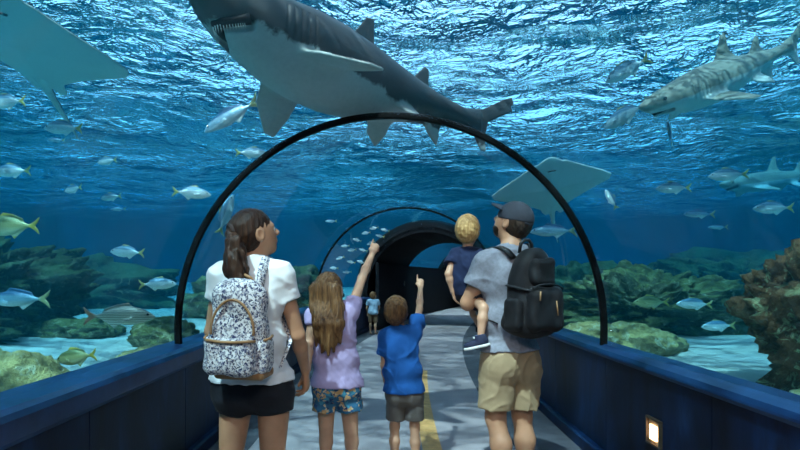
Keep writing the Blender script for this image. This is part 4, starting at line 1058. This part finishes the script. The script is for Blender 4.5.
mk('zip', *tube_mesh([L(.105*math.cos(a), -.128-.01*math.sin(a), .01+.03*math.sin(a)) for a in np.linspace(0, PI, 11)], .0045, 6), M_BLKW, fp, True)
mk('zip_pull', *tube_mesh([L(-.07, -.150, .0), L(-.074, -.153, -.05)], .004, 6), M_TAN, fp, True)
mk('zip_pull', *tube_mesh([L(.04, -.152, -.05), L(.05, -.155, -.13)], .0035, 6), M_TAN, fp, True)
mk('top_handle', *tube_mesh([L(-.045, .06, .215), L(-.04, .055, .27), L(-.015, .05, .292), L(.015, .05, .292), L(.04, .055, .27), L(.045, .06, .215)], .010, 8), M_BLKW, pk, True)
for sg in (-1, 1):
    sx = Bman.sh[0 if sg < 0 else 1]*.62+Bman.nb*.38; f3 = A(*fm)
    a = L(sg*.07, .08, .19); top = sx-f3*.04+A(0, 0, .068); fr = sx+f3*.135+A(0, 0, -.04); lo = sx+f3*.150+A(0, 0, -.20); un = L(sg*.16, .10, -.19)
    side = Bman.M[:, 0]*sg
    pts = [a, a*.5+top*.5+A(0, 0, .012), top, sx+f3*.07+A(0, 0, .062), fr, lo, lo*.5+un*.5+side*.085+A(0, 0, -.04), un]
    mk('shoulder_strap', *tube_mesh(pts, [.030, .032, .032, .032, .030, .026, .013, .011], 8, True, .4), M_BLKW, pk, True)
# ================================================================== lamps set into the walls and a visitor far off
def mat_glow(name, c, e):
    t = NT(name); em = t.n('Emission'); em.inputs[0].default_value = (*c, 1); em.inputs[1].default_value = e; t.l(em.outputs[0], t.out.inputs[0]); return t.m
M_BRZ = plain('bronze_metal', (.10, .07, .05), .4, .2, 30, .2, .5, .7)
M_GLOW = mat_glow('warm_lamp_glass', (1., .66, .34), 7.0)
def wall_lamp(x, y, z, s, side, label, glow=M_GLOW):
    """square recessed lamp; side -1: its face looks to -x"""
    r = empty('wall_lamp', (x, y, z)); tag(r, label, 'lamp')
    t = s*.15
    def bx(nm, x0, x1, y0, y1, z0, z1, m, par=r):
        V, F = boxv(*sorted((side*x0, side*x1)), y0, y1, z0, z1); return mk(nm, V, F, m, par)
    f = bx('frame_bar', -.004, .018, -s, s, s-t, s, M_BRZ); bx('frame_bar', -.004, .018, -s, s, -s, -s+t, M_BRZ)
    bx('frame_bar', -.004, .018, -s, -s+t, -s+t, s-t, M_BRZ); bx('frame_bar', -.004, .018, s-t, s, -s+t, s-t, M_BRZ)
    bx('back_plate', -.002, .002, -s+t, s-t, -s+t, s-t, plain('lamp_reflector', (.5, .36, .22), .4))
    bx('glass', .002, .012, -s*.35, s*.55, -s*.60, s*.45, glow)
    return r
c_, s_ = frame(3.02)
wall_lamp(c_.x+WFS[1], 3.02, .435, .080, -1, 'small square lamp glowing warm in the right parapet')
c_, s_ = frame(16.2)
wall_lamp(c_.x-1.215, 16.2, 1.16, .06, 1, 'tiny warm lamp on the dark wall far down the tunnel')
# a small child far down the walkway
b, q = locs(12.3, 373)
B = Body(1.0, A(.5, .85, 0), A(0, 0, .50), A(.01, .03, .68), A(.01, .05, .80), [A(-.11, .02, .78), A(.11, .06, .78)], [A(-.15, .02, .62), A(.15, .10, .63)], [A(-.13, .12, .50), A(.12, .20, .55)],
         [A(-.055, 0, .47), A(.055, 0, .47)], [A(-.06, .02, .27), A(.06, .0, .27)], [A(-.06, -.02, .05), A(.06, -.03, .05)], A(.01, .07, .91), basis(A(.6, .8, .1), A(0, 0, 1)), .19,
         dict(hw=.10, hd=.08, ww=.095, wd=.078, cw=.10, cd=.08, nk=.82, sr=.88), .9, .9)
w6 = empty('person', b); tag(w6, 'small child in pale blue top standing far down the walkway', 'person')
meshobj('body', B.build([((0, .3, -1), (1, 0, 0), 'relaxed'), ((0, .5, -1), (-1, 0, 0), 'relaxed')], .11).mesh(.009), SK_K, w6)
meshobj('shirt', B.shirt(.47, .6, .012, .012, (1.2, .002), 1.5, 95).mesh(.011), mat_cloth('pale_blue_cotton', (.25, .36, .48)), w6)
meshobj('trousers', B.shorts(.50, .95, .012, 1.3, .002, 93).mesh(.011), mat_cloth('brown_cotton', (.16, .10, .06)), w6)
meshobj('hair', hairshell(B).mesh(.009), H_LBR, w6)
